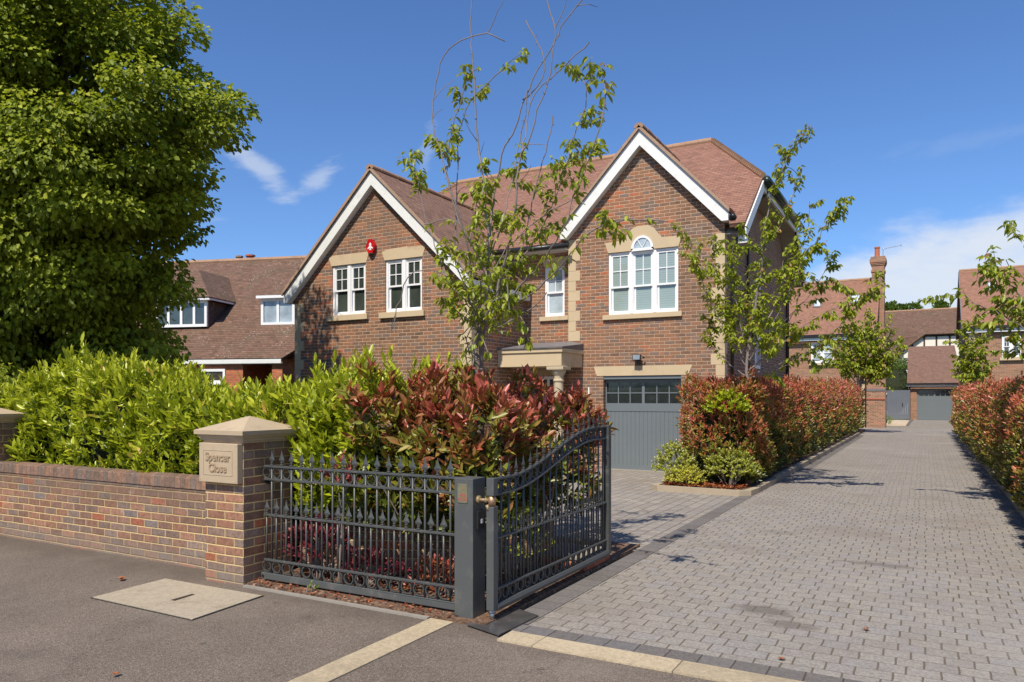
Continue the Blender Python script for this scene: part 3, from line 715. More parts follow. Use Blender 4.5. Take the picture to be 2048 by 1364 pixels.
# verge boards of the half-hipped end, soffits, rear verge
def board(a, b, drop, th, mat, name, t0=0.03):
    a, b = Vector(a), Vector(b); m = MB()
    vs = []
    for x_ in (0, -th):
        vs += [(a.x + x_, a.y, a.z - t0), (b.x + x_, b.y, b.z - t0), (b.x + x_, b.y, b.z - t0 - drop), (a.x + x_, a.y, a.z - t0 - drop)]
    m.add(vs, [(0, 1, 2, 3), (7, 6, 5, 4), (0, 4, 5, 1), (1, 5, 6, 2), (2, 6, 7, 3), (3, 7, 4, 0)])
    return m.build(name, mat, H)
board((VX + .03, EY + .0, EZ - .06), (VX + .03, hy0 - .02, HZ - .06), .25, .028, 'white', 'bargeboard')
board((VX + .03, hy1 + .02, HZ - .06), (VX + .03, BY, EZ - .06), .25, .028, 'white', 'bargeboard')
m = MB(); m.box(VX - .05, VX + .0, hy0, hy1, HZ - .27, HZ - .09); m.build('fascia', 'white', H)
m = MB(); m.slab([(VX - .052, EY + .2, EZ - .16), (VX - .052, hy0, HZ - .23), (XR1 + .0, hy0, HZ - .23), (XR1 + .0, EY + .2, EZ - .16)], .02)
m.slab([(VX - .052, hy0, HZ - .23), (VX - .052, hy1, HZ - .23), (XR1, hy1, HZ - .23), (XR1, hy0, HZ - .23)], .02)
m.slab([(VX - .052, hy1, HZ - .23), (VX - .052, BY, EZ - .16), (XR1, BY, EZ - .16), (XR1, hy1, HZ - .23)], .02); m.build('soffit', 'soffit', H)
def gutter(a, b, mat='black', r=.055, name='gutter'):
    m = MB(); m.tube([a, b], r, 10); return m.build(name, mat, H, smooth=True)
gutter((VX + .08, hy0 + .0, HZ - .07), (VX + .08, hy1 + .05, HZ - .07), 'greengutter', .085)
def pipe(pts, name='downpipe', r=.034, mat='black'):
    m = MB(); m.tube(pts, r, 8); return m.build(name, mat, H, smooth=True)
pipe([(VX + .07, hy0 + .55, HZ - .12), (VX - .05, hy0 + .5, HZ - .3), (XR1 + .08, hy0 + .4, HZ - .55), (XR1 + .05, hy0 + .4, HZ - .8), (XR1 + .05, hy0 + .4, 0)])
pipe([(XR1 + .08, BY - .9, 5.0), (XR1 + .05, BY - .9, 4.5), (XR1 + .05, BY - .9, 0)])
pipe([(-3.3, 15.55, 5.16), (-3.3, 15.6, 4.98), (XR1 + .07, 15.75, 4.72), (XR1 + .05, 15.75, 4.4), (XR1 + .05, 15.75, 0)])
gutter((-3.37, YR - .15, 5.25), (-3.37, 15.6, 5.2))
# white corbel under the verge foot
m = MB(); m.box(-3.3, VX + .0, 15.35, 15.42, 4.72, 4.95); m.build('corbel', 'white', H)
gable_roof(H, gx, 1.86, 7.30, 1.05, YR - .17, 18.1, 15.5, 'roof_side', (.3, .28), footz=5.16, wallY=YR)
gable_roof(H, -10.8, 2.68, 6.66, .968, YL - .15, 17.35, 15.6, 'roof_side', (2.4, 2.4), footz=3.87, wallY=YL, inner=.315)
# eave between the gables
m = MB(); m.box(-9.0, XR0 - .0, EY + .05, EY + .08, 4.93, 5.03); m.build('fascia', 'white', H)
m = MB(); m.box(-8.95, XR0 - .0, EY + .08, YC, 4.93, 4.95); m.build('soffit', 'white', H)
gutter((-8.9, EY - .02, 5.0), (XR0 + .1, EY - .02, 5.0))
# quoins
quoins(H, XR1, YR, 0.02, 4.95, 1, ret=True); quoins(H, XR0, YR, 2.87, 5.15, -1); quoins(H, XL1, YL, 0.02, 3.85, 1, ret=True); quoins(H, XL0, YL, 0.02, 3.85, -1)
# windows of the right gable
w3 = (WR[1] - WR[0]) / 3
for i in range(3):
    sash(H, WR[0] + w3 * i + (.0 if i else 0), WR[0] + w3 * (i + 1), WR[2], WR[3], YR, 'glass_blind', fr=.05, split=.44)
    if i: mm = MB(); mm.box(WR[0] + w3 * i - .035, WR[0] + w3 * i + .035, YR + .012, YR + .028, WR[2] + .01, WR[3]); mm.build('mullion', 'upvc', H)
m = MB(); cx_ = -5.3; zb = WR[3] - .01
arc = [(cx_ + .25 * math.cos(a), zb + .03 + .29 * math.sin(a)) for a in np.linspace(0, math.pi, 15)]
arci = [(cx_ + .19 * math.cos(a), zb + .055 + .215 * math.sin(a)) for a in np.linspace(0, math.pi, 15)]
m.prism([(cx_ + .25, zb - .0)] + arc + [(cx_ - .25, zb - .0)] + [(cx_ - .19, zb + .055)] + arci[::-1][1:-1] + [(cx_ + .19, zb + .055)] , 'y', YR - .03, YR + .01)
m.box(cx_ - .25, cx_ + .25, YR - .03, YR + .01, zb - .002, zb + .053)
for a in (60, 120): m.tube([(cx_ + .02 * math.cos(R(a)), YR - .022, zb + .06), (cx_ + .2 * math.cos(R(a)), YR - .022, zb + .05 + .21 * math.sin(R(a)))], .009, 5)
fan = m.build('window', 'upvc', H); fan['label'] = 'small half-round fanlight over the middle sash'
p = MB(); p.prism(arci + [], 'y', YR - .012, YR - .006); p.build('pane', 'glass_light', fan)
# stone lintel with raised centre, cut round the fanlight
out_ = [(-6.16, 4.995), (-5.74, 5.02), (-5.66, 5.1), (-5.55, 5.235), (-5.42, 5.29), (-5.18, 5.29), (-5.05, 5.22), (-4.95, 5.09), (-4.87, 5.0), (-4.44, 4.985), (-4.515, 4.77)]
arco = [(cx_ + .255 * math.cos(a), zb + .03 + .295 * math.sin(a)) for a in np.linspace(0, math.pi, 15)]
m = MB(); m.prism(out_ + [(cx_ + .255, 4.77)] + arco + [(cx_ - .255, 4.77), (-6.085, 4.77)], 'y', YR - .008, YR + .01); m.build('lintel', 'stone', H)
m = MB(); m.box(-6.2, -4.43, YR - .06, YR + .06, 3.30, 3.405); m.build('sill', 'stone', H, bevel=.006)
# windows of the left gable
for i, (a, b, c_, d_) in enumerate(WL):
    mid = (a + b) / 2
    sash(H, a, mid + .01, c_, d_, YL, 'glass_dark', fr=.055, split=.5); sash(H, mid + .011, b, c_, d_, YL, 'glass_dark', fr=.055, split=.5)
    mm = MB(); mm.box(mid - .045, mid + .045, YL + .015, YL + .028, c_ + .01, d_); mm.build('mullion', 'upvc', H)
    m = MB(); m.prism([(a - .02, d_ + .004), (b + .02, d_ + .004), (b + .1, d_ + .23), (mid + .15 if i else b + .02, d_ + .235), (mid + .1, d_ + .26 if i else d_ + .235), (a + .02, d_ + .235), (a - .1, d_ + .2)], 'y', YL - .008, YL + .01); m.build('lintel', 'stone', H)
    m = MB(); m.box(a - .14, b + .09, YL - .07, YL + .06, c_ - .13, c_ - .003); m.build('sill', 'stone', H, bevel=.006)
# small window over the porch
sash(H, -7.745, -7.235, 3.48, 4.63, YC, 'glass_light', fr=.045, split=.48)
m = MB(); m.prism([(-7.76, 4.634), (-7.22, 4.634), (-7.14, 4.84), (-7.8, 4.84)], 'y', YC - .008, YC + .01); m.build('lintel', 'stone', H)
m = MB(); m.box(-7.86, -7.12, YC - .06, YC + .06, 3.375, 3.475); m.build('sill', 'stone', H, bevel=.006)
# tall side window
for z0, z1 in ((2.3, 3.1), (3.5, 4.5)):
    m = MB(); m.box(XR1 - .01, XR1 + .012, 18.35, 19.0, z0, z1)
    sw = m.build('window', 'upvc', H)
    p = MB(); p.box(XR1 + .0, XR1 + .016, 18.42, 18.93, z0 + .08, z1 - .08); p.build('pane', 'glass_sky', sw)
# porch: stone entablature on a column, lead roof
PX0, PX1, PYf = XL1, -6.70, 14.2
m = MB(); m.box(PX0, PX1, PYf, YR + .0, 2.27, 2.56); m.build('entablature', 'stone', H)
m = MB(); m.box(PX0, PX1 + .03, PYf - .03, YR, 2.561, 2.645); m.build('cornice', 'stone', H, bevel=.008)
m = MB(); m.slab([(PX0, PYf - .06, 2.675), (PX1 + .05, PYf - .06, 2.675), (PX1 + .03, YR, 2.80), (XR0, YR + .0, 2.87), (PX0, YC, 2.87)], .028); m.build('porch_roof', 'lead', H)
m = MB(); m.lathe(-6.86, 14.4, [(.115, 0.05), (.112, .8), (.098, 1.9), (.098, 1.93), (.118, 1.95), (.118, 1.98), (.1, 2.0), (.105, 2.06), (.15, 2.13), (.16, 2.19)], 20)
m.lathe(-6.86, 14.4, [(.19, 2.191), (.195, 2.21), (.195, 2.262), (.18, 2.268)], sq=True); m.lathe(-6.86, 14.4, [(.17, 0.0), (.17, .05)], sq=True)
m.build('column', 'stone_col', H)
m = MB(); m.prism([(-8.2, 2.1), (-7.42, 2.1), (-7.34, 2.26), (-8.2, 2.26)], 'y', YC - .012, YC - .001); m.build('lintel', 'stone', H)
m = MB(); m.box(-8.2, -8.12, YC - .04, YC + .0, 0, 2.09); m.box(-7.5, -7.42, YC - .04, YC, 0, 2.09); m.box(-8.12, -7.5, YC - .04, YC, 2.02, 2.09); m.box(-7.66, -7.6, YC - .04, YC, 0, 2.02)
dr = m.build('door_frame', 'upvc', H); p = MB(); p.box(-8.12, -7.5, YC - .02, YC - .01, 0, 2.02); p.build('pane', 'glass_dark', dr)
m = MB(); m.prism([(PYf + .1, 2.646), (YR, 2.646), (YR, 2.80), (PYf + .1, 2.665)], 'x', PX1 - .03, PX1 + .02); m.build('flashing', 'lead', H)
# garage door
m = MB(); m.box(-6.35, -6.285, YR + .02, YR + .12, 0, 2.07); m.box(-4.375, -4.31, YR + .02, YR + .12, 0, 2.07); m.box(-6.285, -4.375, YR + .02, YR + .12, 2.0, 2.07)
gd = m.build('garage_door', 'garage', H)
xa, xb = -6.28, -4.38; G1 = (-6.175, -5.36); G2 = (-5.30, -4.485); zt0, zt1 = 1.475, 1.925; yd = YR + .14
m = MB()
m.box(xa, xb, yd, yd + .03, 0.02, .12); m.box(xa, G1[0], yd, yd + .03, .12, 1.99); m.box(G2[1], xb, yd, yd + .03, .12, 1.99)
m.box(G1[0], G2[1], yd, yd + .03, 1.30, zt0); m.box(G1[0], G2[1], yd, yd + .03, zt1, 1.99); m.box(G1[1], G2[0], yd, yd + .03, zt0, zt1)
nb = 18; x = G1[0]
wd = (G2[1] - G1[0]) / nb
for i in range(nb): m.box(x + i * wd + .004, x + (i + 1) * wd - .003, yd + .010, yd + .03, .12, 1.30)
m.box(G1[0], G2[1], yd + .02, yd + .035, .12, 1.30)
for (a, b) in (G1, G2):
    for i in (1, 2): q = a + (b - a) * i / 3; m.box(q - .011, q + .011, yd + .004, yd + .026, zt0, zt1)
    zc_ = (zt0 + zt1) / 2
    for i in range(3):
        qa, qb = a + (b - a) * i / 3 + (.011 if i else 0), a + (b - a) * (i + 1) / 3 - (.011 if i < 2 else 0); m.box(qa, qb, yd + .004, yd + .026, zc_ - .011, zc_ + .011)
pn = m.build('door_panel', 'garage', gd)
p = MB(); p.box(G1[0], G1[1], yd + .02, yd + .03, zt0, zt1); p.box(G2[0], G2[1], yd + .02, yd + .03, zt0, zt1); p.build('pane', 'glass_garage', gd)
p = MB(); p.tube([(-6.19, yd - .03, .62), (-6.08, yd - .03, .62)], .014, 8); p.tube([(-6.14, yd, .62), (-6.14, yd - .03, .62)], .01, 8); p.build('handle', 'stone', gd)
m = MB(); m.prism([(-6.35, 2.075), (-4.31, 2.075), (-4.215, 2.285), (-6.425, 2.285)], 'y', YR - .008, YR + .01); m.build('lintel', 'stone', H)
m = MB(); m.box(-6.4, -4.25, YR - .12, YR + .14, 0, .03); m.build('threshold', 'greykerb', H)
# things fixed to the house
t = thing('floodlight', 'black floodlight with sensor above the grey garage door', 'outdoor light', (-5.38, YR, 2.36))
m = MB(); m.prism([(YR - .17, 2.40), (YR - .10, 2.38), (YR - .08, 2.50), (YR - .15, 2.52)], 'x', -5.47, -5.29); lh = m.build('lamp_housing', 'black', t)
p = MB(); p.prism([(YR - .178, 2.408), (YR - .171, 2.406), (YR - .152, 2.508), (YR - .159, 2.510)], 'x', -5.455, -5.305); p.build('lamp_glass', 'glass_light', lh)
m = MB(); m.box(-5.40, -5.34, YR - .11, YR - .008, 2.31, 2.35); m.tube([(-5.37, YR - .10, 2.33), (-5.37, YR - .11, 2.40)], .018, 8); m.build('bracket', 'black', t)
m = MB(); m.tube([(-5.25, YR - .12, 2.46), (-5.24, YR - .08, 2.45)], .02, 8); m.tube([(-5.24, YR - .1, 2.45), (-5.30, YR - .11, 2.45)], .008, 6); m.build('sensor', 'black', t)
t = thing('alarm_box', 'red six-sided burglar alarm box with a white emblem, between the two upper windows', 'alarm', (-10.87, YL, 4.83))
hexo = [(-10.925, 5.14), (-10.825, 5.14), (-10.75, 5.01), (-10.75, 4.96), (-10.82, 4.84), (-10.925, 4.84), (-10.99, 4.96), (-10.99, 5.01)]
m = MB(); m.prism(hexo, 'y', YL - .085, YL); m.build('case', 'redbox', t, bevel=.012)
m = MB()
em = [(-10.865, 5.11), (-10.82, 5.06), (-10.83, 5.0), (-10.755, 4.93), (-10.775, 4.905), (-10.835, 4.935), (-10.845, 4.915), (-10.82, 4.875), (-10.91, 4.875), (-10.885, 4.915), (-10.895, 4.935), (-10.955, 4.905), (-10.975, 4.93), (-10.9, 5.0), (-10.91, 5.06)]
em = [(-10.87 + (a + 10.865) * .72, 4.99 + (b - 4.99) * .72) for a, b in em]; m.prism(em, 'y', YL - .0895, YL - .0855); m.build('emblem', 'white', t)
p = MB(); p.lathe(-10.87, YL - .05, [(.05, 4.81), (.055, 4.82), (.055, 4.84)], 12); p.build('strobe_lens', 'greengutter', t)
m = MB(); m.box(-6.56, -6.53, YR - .01, YR, 1.68, 1.83); tag(m.build('bell_plate', 'upvc', None), 'thin white plate on the brickwork just right of the porch column', 'plate')

# ------------------------------------------------------------------ neighbour's house (turned a little towards us)
NA = R(17.17)
N = thing('neighbour_house', 'older red brick house with mossy low roof and dormers beside the big tree', 'house', (-17.31, 16.58, 0), NA)
sl = 4.13 / 5.2
x0, x1 = -12.0, .45
m = MB(); m.slab([(x0, 0, 2.82), (-.02, 0, 2.82), (.25, .35, 2.82 + .35 * sl), (x1, 5.2, 6.95), (x0, 5.2, 6.95)], .08); m.build('roof', 'roof_old', N, local=True)
m = MB(); m.slab([(x0, 10.4, 2.82), (x0, 5.2, 6.95), (x1, 5.2, 6.95), (x1, 10.4, 2.82)], .08); m.build('roof', 'roof_old', N, local=True)
m = MB()
for i in range(30): m.tube([(x0 + i * .415, 5.2, 6.93), (x0 + i * .415 + .405, 5.2, 6.93)], [.105, .095], 8)
m.build('ridge_tiles', 'ridge', N, local=True)
m = MB(); m.box(x0, -4.05, .08, .3, 0, 2.8); m.box(-4.05, -1.4, .08, .3, 0, 2.8); m.box(-1.6, -.05, 1.6, 1.8, 0, 4.0); m.box(-.4, -.05, .08, 1.6, 0, 2.8); m.box(-.2, .1, 1.6, 9.9, 0, 2.85); m.box(-1.6, -1.4, .3, 1.6, 0, 2.8)
m.prism([(.5, 2.8), (5.2, 6.6), (9.9, 2.8)], 'x', 0, .18); m.build('wall', 'brick_red', N, local=True)
m = MB(); m.box(x0, -.02, -.06, -.02, 2.66, 2.79); m.build('fascia', 'white', N, local=True)
m = MB(); m.box(x0, -.05, -.02, .08, 2.64, 2.66); m.build('soffit', 'white', N, local=True)
casement(N, -2.89, -2.0, 2.06, 2.5, .04, 1, 'glass_dark', .08, local=True)
m = MB(); m.box(-2.93, -1.96, .0, .08, 2.01, 2.06); m.build('sill', 'upvc', N, local=True)
m = MB(); m.box(-4.05, -3.93, .03, .08, .1, 2.64); m.build('corner_board', 'upvc', N, local=True)
casement(N, -.75, -.45, 1.2, 2.2, 1.52, 1, 'glass_dark', .06, local=True)
m = MB(); m.box(-3.35, -3.2, -.0, .08, 2.42, 2.5); m.build('wall_lamp', 'white', N, local=True)
# hipped dormer
def dormer(xa, xb, yf, z0, z1, apex, lights):
    yb0 = (z0 - 2.82) / sl
    ybk = (z1 - 2.82) / sl + .1
    m = MB(); m.prism([(yf + .08, z0 - .1), (ybk, z1), (yf + .08, z1)], 'x', xb - .04, xb); m.build('dormer_cheek', 'roof_old_side', N, local=True); m = MB(); m.prism([(yf + .08, z0 - .1), (ybk, z1), (yf + .08, z1)], 'x', xa, xa + .04); m.build('dormer_cheek', 'roof_old_side', N, local=True)
    w = casement(N, xa, xb, z0, z1, yf, lights, 'glass_dark', .09, local=True, name='dormer_window')
    m = MB(); m.box(xa - .1, xb + .2, yf - .14, yf - .1, z1, z1 + .09); m.box(xb + .16, xb + .2, yf - .1, ybk, z1, z1 + .09); m.box(xa - .1, xb + .16, yf - .1, yf + .09, z1 + .0, z1 + .02); m.build('fascia', 'upvc', N, local=True)
    xm = (xa + xb) / 2
    yr = (apex - 2.82) / sl; e = z1 + .09
    ye = (e - 2.82) / sl
    m = MB(); A = (xm, yf + .95, apex); Bk = (xm, yr + .05, apex)
    m.slab([(xa - .13, yf - .17, e), (xb + .23, yf - .17, e), A], .05); m.build('dormer_roof', 'roof_old', N, local=True)
    m = MB()
    m.slab([(xb + .23, yf - .17, e), (xb + .23, ye + .05, e), Bk, A], .05)
    m.slab([(xa - .13, yf - .17, e), A, Bk, (xa - .13, ye + .05, e)], .05); m.build('dormer_roof', 'roof_old_side', N, local=True)
dormer(-5.45, -3.5, 1.3, 3.98, 4.86, 6.08, 4)
m = MB(); m.prism([(1.58, 3.9), (2.9, 4.9), (1.58, 4.9)], 'x', -.44, -.4); m.build('dormer_cheek', 'upvc', N, local=True); m = MB(); m.prism([(1.58, 3.9), (2.9, 4.9), (1.58, 4.9)], 'x', -1.62, -1.58); m.build('dormer_cheek', 'upvc', N, local=True)
casement(N, -1.62, -.4, 4.0, 4.88, 1.5, 2, 'glass_light', .09, local=True, name='dormer_window')
m = MB(); m.box(-1.72, -.3, 1.36, 3.0, 4.88, 4.97); m.build('dormer_roof', 'upvc', N, local=True)
m = MB(); m.lathe(-4.98, 5.6, [(.13, 6.7), (.12, 7.12), (.15, 7.14), (.15, 7.2)], 10); m.build('chimney_pot', 'ridge', N, local=True)
m = MB(); m.lathe(-4.5, 5.6, [(.15, 6.7), (.14, 7.14), (.19, 7.16), (.19, 7.22)], 10); m.build('chimney_pot', 'terracotta', N, local=True)

# ------------------------------------------------------------------ houses at the end of the close
def velux(parent, x, y, z, w, l, sl_, Yh):
    dy = l / math.sqrt(1 + sl_ * sl_); m = MB()
    m.slab([(x, y, z + .06), (x + w, y, z + .06), (x + w, y + dy, z + dy * sl_ + .06), (x, y + dy, z + dy * sl_ + .06)], .08); o = m.build('roof_window', 'lead', parent)
    m = MB(); k_ = .07; m.slab([(x + k_, y + k_, z + k_ * sl_ + .075), (x + w - k_, y + k_, z + k_ * sl_ + .075), (x + w - k_, y + dy - k_, z + (dy - k_) * sl_ + .075), (x + k_, y + dy - k_, z + (dy - k_) * sl_ + .075)], .01); m.build('pane', 'glass_sky', o)
A = thing('brick_house', 'far brick house with a tall chimney stack and terracotta pot, left side of the drive', 'house', (-7, 48, 0))
s2 = 3.45 / 4.2
m = MB(); m.box(-13, -2.3, 44, 52, 0, 5.0); m.prism([(44.0, 5.001), (48.1, 8.3), (52, 5.001)], 'x', -13, -2.31); m.build('wall', 'brick_far', A)
m = MB(); m.slab([(-13.2, 43.7, 5.05), (-2.24, 43.7, 5.05), (-2.24, 47.9, 8.5), (-13.2, 47.9, 8.5)], .1); m.slab([(-13.2, 52.1, 5.05), (-13.2, 47.9, 8.5), (-2.24, 47.9, 8.5), (-2.24, 52.1, 5.05)], .1); m.build('roof', 'roof_far', A)
ridge_run((-13.2, 47.9, 8.48), (-2.6, 47.9, 8.48), A, .1, .4)
m = MB(); m.box(-13.2, -2.3, 43.6, 43.7, 4.88, 5.02); m.build('gutter', 'black', A)
m = MB(); m.box(-13.2, -2.3, 43.71, 43.76, 4.72, 4.87); m.build('fascia', 'upvc', A)
for (a, b) in ((-5.5, -4.35), (-9.2, -8)):
    sash(A, a, (a + b) / 2, 3.5, 4.6, 43.89, 'glass_light', fr=.07); sash(A, (a + b) / 2 + .001, b, 3.5, 4.6, 43.89, 'glass_light', fr=.07)
    m = MB(); m.box(a - .12, b + .12, 43.85, 44, 3.38, 3.49); m.build('sill', 'stone', A)
velux(A, -3.72, 45.9, 5.05 + 2.2 * s2, .55, .85, s2, 0); velux(A, -5.65, 45.75, 5.05 + 2.05 * s2, .45, .8, s2, 0)
m = MB(); m.box(-2.70, -1.80, 43.3, 44.3, 0, 4.15); m.build('front_pier', 'brick_far', A)
m = MB()
for z0, z1, e in ((0, 8.75, 0), (8.751, 8.85, .04), (8.851, 9.12, .0), (9.121, 9.2, .04), (9.201, 9.28, .07), (9.281, 9.5, .1), (9.501, 9.62, .05)):
    m.box(-2.66 - e, -2.02 + e, 47.0 - e, 48.0 + e, z0, z1)
ch = m.build('chimney', 'brick_far', A)
m = MB(); m.lathe(-2.40, 47.5, [(.17, 9.6), (.14, 9.7), (.125, 10.15), (.15, 10.17), (.15, 10.24)], 12); m.build('chimney_pot', 'terracotta', ch)
m = MB(); m.box(-3.05, -2.69, 43.93, 43.995, 0, 3.3); m.build('quoin', 'stone', A)
m = MB(); m.tube([(-2.76, 43.85, 4.8), (-2.76, 43.85, 0)], .05, 8); m.build('downpipe', 'black', A)
m = MB(); m.box(-2.7, -1.82, 43.27, 43.299, 1.95, 2.06); m.build('string_course', 'lead', A)
m = MB(); m.box(-2.7, -1.82, 43.25, 43.299, 1.5, 1.56); m.build('string_course', 'terracotta', A)
t = thing('tv_aerial', 'thin rooftop television aerial beside the tall chimney pot', 'aerial', (-2.1, 47.5, 9.6))
m = MB(); m.tube([(-2.1, 47.5, 9.5), (-2.1, 47.5, 10.15)], .018, 6); m.build('mast', 'steel', t)
m = MB(); m.tube([(-2.12, 47.5, 10.1), (-1.17, 47.5, 10.22)], .012, 5)
for i in range(7): m.tube([(-2.07 + i * .14, 47.35, 10.11 + i * .018), (-2.07 + i * .14, 47.65, 10.11 + i * .018)], .008, 4)
m.tube([(-1.18, 47.5, 10.16), (-1.18, 47.5, 10.28)], .015, 4); m.build('boom', 'steel', t)

B = thing('brick_house', 'far brick house with steep tiled roof, right side of the drive', 'house', (6, 50, 0))
m = MB(); m.box(1.86, 14, 46, 54, 0, 5.3); m.prism([(46, 5.3), (50.1, 8.7), (54, 5.3)], 'x', 1.87, 14); m.build('wall', 'brick_far', B)
s3 = 3.62 / 4.25
m = MB(); m.slab([(1.72, 45.75, 5.3), (14.2, 45.75, 5.3), (14.2, 50, 8.92), (1.72, 50, 8.92)], .1); m.slab([(1.72, 54.25, 5.3), (1.72, 50, 8.92), (14.2, 50, 8.92), (14.2, 54.25, 5.3)], .1); m.build('roof', 'roof_far', B)
ridge_run((1.72, 50, 8.9), (14, 50, 8.9), B, .09, .4)
m = MB(); m.slab([(1.70, 45.75, 5.16), (1.715, 45.75, 5.26), (1.715, 50, 8.88), (1.70, 50, 8.6)], .02); m.prism([(45.75, 5.05), (45.75, 5.27), (50, 8.88), (54.2, 5.27), (54.2, 5.05), (50, 8.62)], 'x', 1.68, 1.715); m.build('bargeboard', 'lead', B)
m = MB(); m.box(1.75, 14, 45.62, 45.74, 5.2, 5.32); m.build('gutter', 'black', B)
m = MB(); m.box(1.75, 14, 45.745, 45.8, 5.0, 5.19); m.build('fascia', 'upvc', B)
m = MB(); m.box(2.0, 2.3, 45.93, 45.995, 0, 5.2); m.build('quoin', 'stone', B)
for a in (3.48, 6.5):
    sash(B, a, a + .41, 3.68, 4.78, 45.89, 'glass_dark', fr=.07); sash(B, a + .411, a + .82, 3.68, 4.78, 45.89, 'glass_dark', fr=.07)
    m = MB(); m.box(a - .1, a + .95, 45.85, 46, 3.52, 3.67); m.build('sill', 'stone', B)
velux(B, 3.0, 48.2, 5.3 + 2.45 * s3, .5, .85, s3, 0)
t = thing('tv_aerial', 'small television aerial on the ridge of the far right-hand house', 'aerial', (3.0, 50, 8.9))
m = MB(); m.tube([(3.0, 50, 8.9), (3.0, 50, 9.3)], .02, 6); m.lathe(3.0, 50, [(.02, 9.22), (.12, 9.3), (.05, 9.33)], 8); m.build('mast', 'steel', t)
m = MB(); m.tube([(3.0, 50, 9.28), (3.55, 50, 9.38)], .012, 5)
for i in range(5): m.tube([(3.1 + i * .1, 49.85, 9.3 + i * .018), (3.1 + i * .1, 50.15, 9.3 + i * .018)], .008, 4)
m.build('boom', 'steel', t)

Gg = thing('brick_garage', 'brick garage with a steep tiled roof and grey door at the end of the drive', 'garage', (.6, 61, 0))
wl = wall('wall', [(-1.05, 0), (-.56, 0), (-.56, 2.22), (1.73, 2.22), (1.73, 0), (2.2, 0), (2.2, 2.6), (-1.05, 2.6)], [], 60.0, 'brick_far', Gg)
m = MB(); m.box(-1.05, -.85, 60.01, 66, 0, 2.6); m.box(2.0, 2.2, 60.01, 66, 0, 2.6); m.box(-.56, -.5, 60.01, 60.2, 0, 2.25); m.box(1.67, 1.73, 60.01, 60.2, 0, 2.25); m.box(-.5, 1.67, 60.01, 60.2, 2.2, 2.4); m.build('wall', 'brick_far', Gg)
m = MB(); m.slab([(-1.12, 59.75, 2.62), (2.28, 59.75, 2.62), (1.88, 63, 5.4), (-1.1, 63, 5.4)], .1); m.slab([(-1.12, 66.2, 2.62), (-1.1, 63, 5.4), (1.88, 63, 5.4), (2.28, 66.2, 2.62)], .1)
m.build('roof', 'roof_far_dark', Gg)
m = MB(); m.box(-1.15, 2.3, 59.6, 59.72, 2.5, 2.6); m.build('gutter', 'black', Gg)
m = MB(); m.box(-1.15, 2.3, 59.73, 59.77, 2.36, 2.49); m.build('fascia', 'upvc', Gg)
m = MB(); m.tube([(-.95, 59.9, 2.45), (-.95, 59.9, 0)], .05, 8); m.build('downpipe', 'black', Gg)
m = MB(); yd = 60.12; m.box(-.5, 1.67, yd, yd + .04, .02, 1.7); m.box(-.5, -.37, yd, yd + .04, 1.7, 2.2); m.box(1.54, 1.67, yd, yd + .04, 1.7, 2.2); m.box(-.37, 1.54, yd, yd + .04, 2.1, 2.2); m.box(.53, .64, yd, yd + .04, 1.7, 2.1)
for a, b in ((-.37, .53), (.64, 1.54)):
    for i in (1, 2): q = a + (b - a) * i / 3; m.box(q - .02, q + .02, yd, yd + .03, 1.7, 1.88); m.box(q - .02, q + .02, yd, yd + .03, 1.92, 2.1)
    m.box(a, b, yd, yd + .03, 1.88, 1.92)
gd2 = m.build('garage_door', 'garage', Gg); p = MB(); p.box(-.37, 1.54, yd + .032, yd + .038, 1.7, 2.1); p.build('pane', 'glass_garage', gd2)
t = thing('boarded_gate', 'tall blue-grey boarded side gate beside the far garage', 'gate', (-1.7, 59, 0))
m = MB()
for i in range(13): a = -2.45 + i * .115; m.box(a, a + .109, 59, 59.03, .06, 2.12)
m.build('boards', 'gategrey', t)
m = MB(); m.box(-2.5, -2.455, 58.98, 59.06, 0, 2.14); m.box(-.955, -.91, 58.98, 59.06, 0, 2.14); m.box(-2.45, -.96, 59.032, 59.06, .3, .42); m.box(-2.45, -.96, 59.032, 59.06, 1.75, 1.87); m.build('gate_frame', 'gategrey', t)
m = MB(); m.box(-1.42, -1.36, 58.97, 59.0, .98, 1.22); m.build('latch', 'black', t)
m = MB(); m.box(-2.48, -2.4, 58.9, 58.99, 1.0, 1.3); tag(m.build('letter_box', 'black'), 'small black post box at the left edge of the boarded gate', 'post box')
m = MB(); m.box(-2.5, -2.36, 58.86, 58.99, 1.82, 1.92); m.prism([(-2.49, 1.78), (-2.37, 1.78), (-2.4, 1.82), (-2.46, 1.82)], 'y', 58.88, 58.97); tag(m.build('wall_lamp', 'white'), 'tiny white lamp at the top left corner of the boarded gate', 'lamp')

Tm = thing('timbered_house', 'half-timbered house with white panels and long mossy roof, behind the far garage', 'house', (0, 76, 0))
m = MB(); m.box(-9, 9, 72.3, 80, 0, 5.9); m.build('wall', 'render', Tm)
m = MB(); m.slab([(-9, 71.8, 6.1), (-3.0, 71.8, 4.6), (.0, 71.8, 6.95), (9, 71.8, 6.95), (9, 76, 9.45), (-9, 76, 9.4)], .12); m.build('roof', 'roof_old', Tm)
m = MB(); m.slab([(-9, 80.5, 6.5), (-9, 76, 9.4), (9, 76, 9.45), (9, 80.5, 6.5)], .12); m.build('roof', 'roof_old', Tm)
ridge_run((-9, 76, 9.4), (9, 76, 9.45), Tm, .1, .4)
m = MB(); m.box(-.1, 4, 72.15, 72.29, 5.0, 7.0); m.prism([(-1.6, 5.9), (-.1, 6.9), (-.1, 5.0), (-1.6, 5.0)], 'y', 72.15, 72.29); m.build('render_panel', 'render', Tm)
m = MB()
for a in (-.12, .78, 1.75, 2.9, -1.0): m.box(a, a + .13, 72.1, 72.149, 5.0, 6.4 if a < -.5 else 7.0)
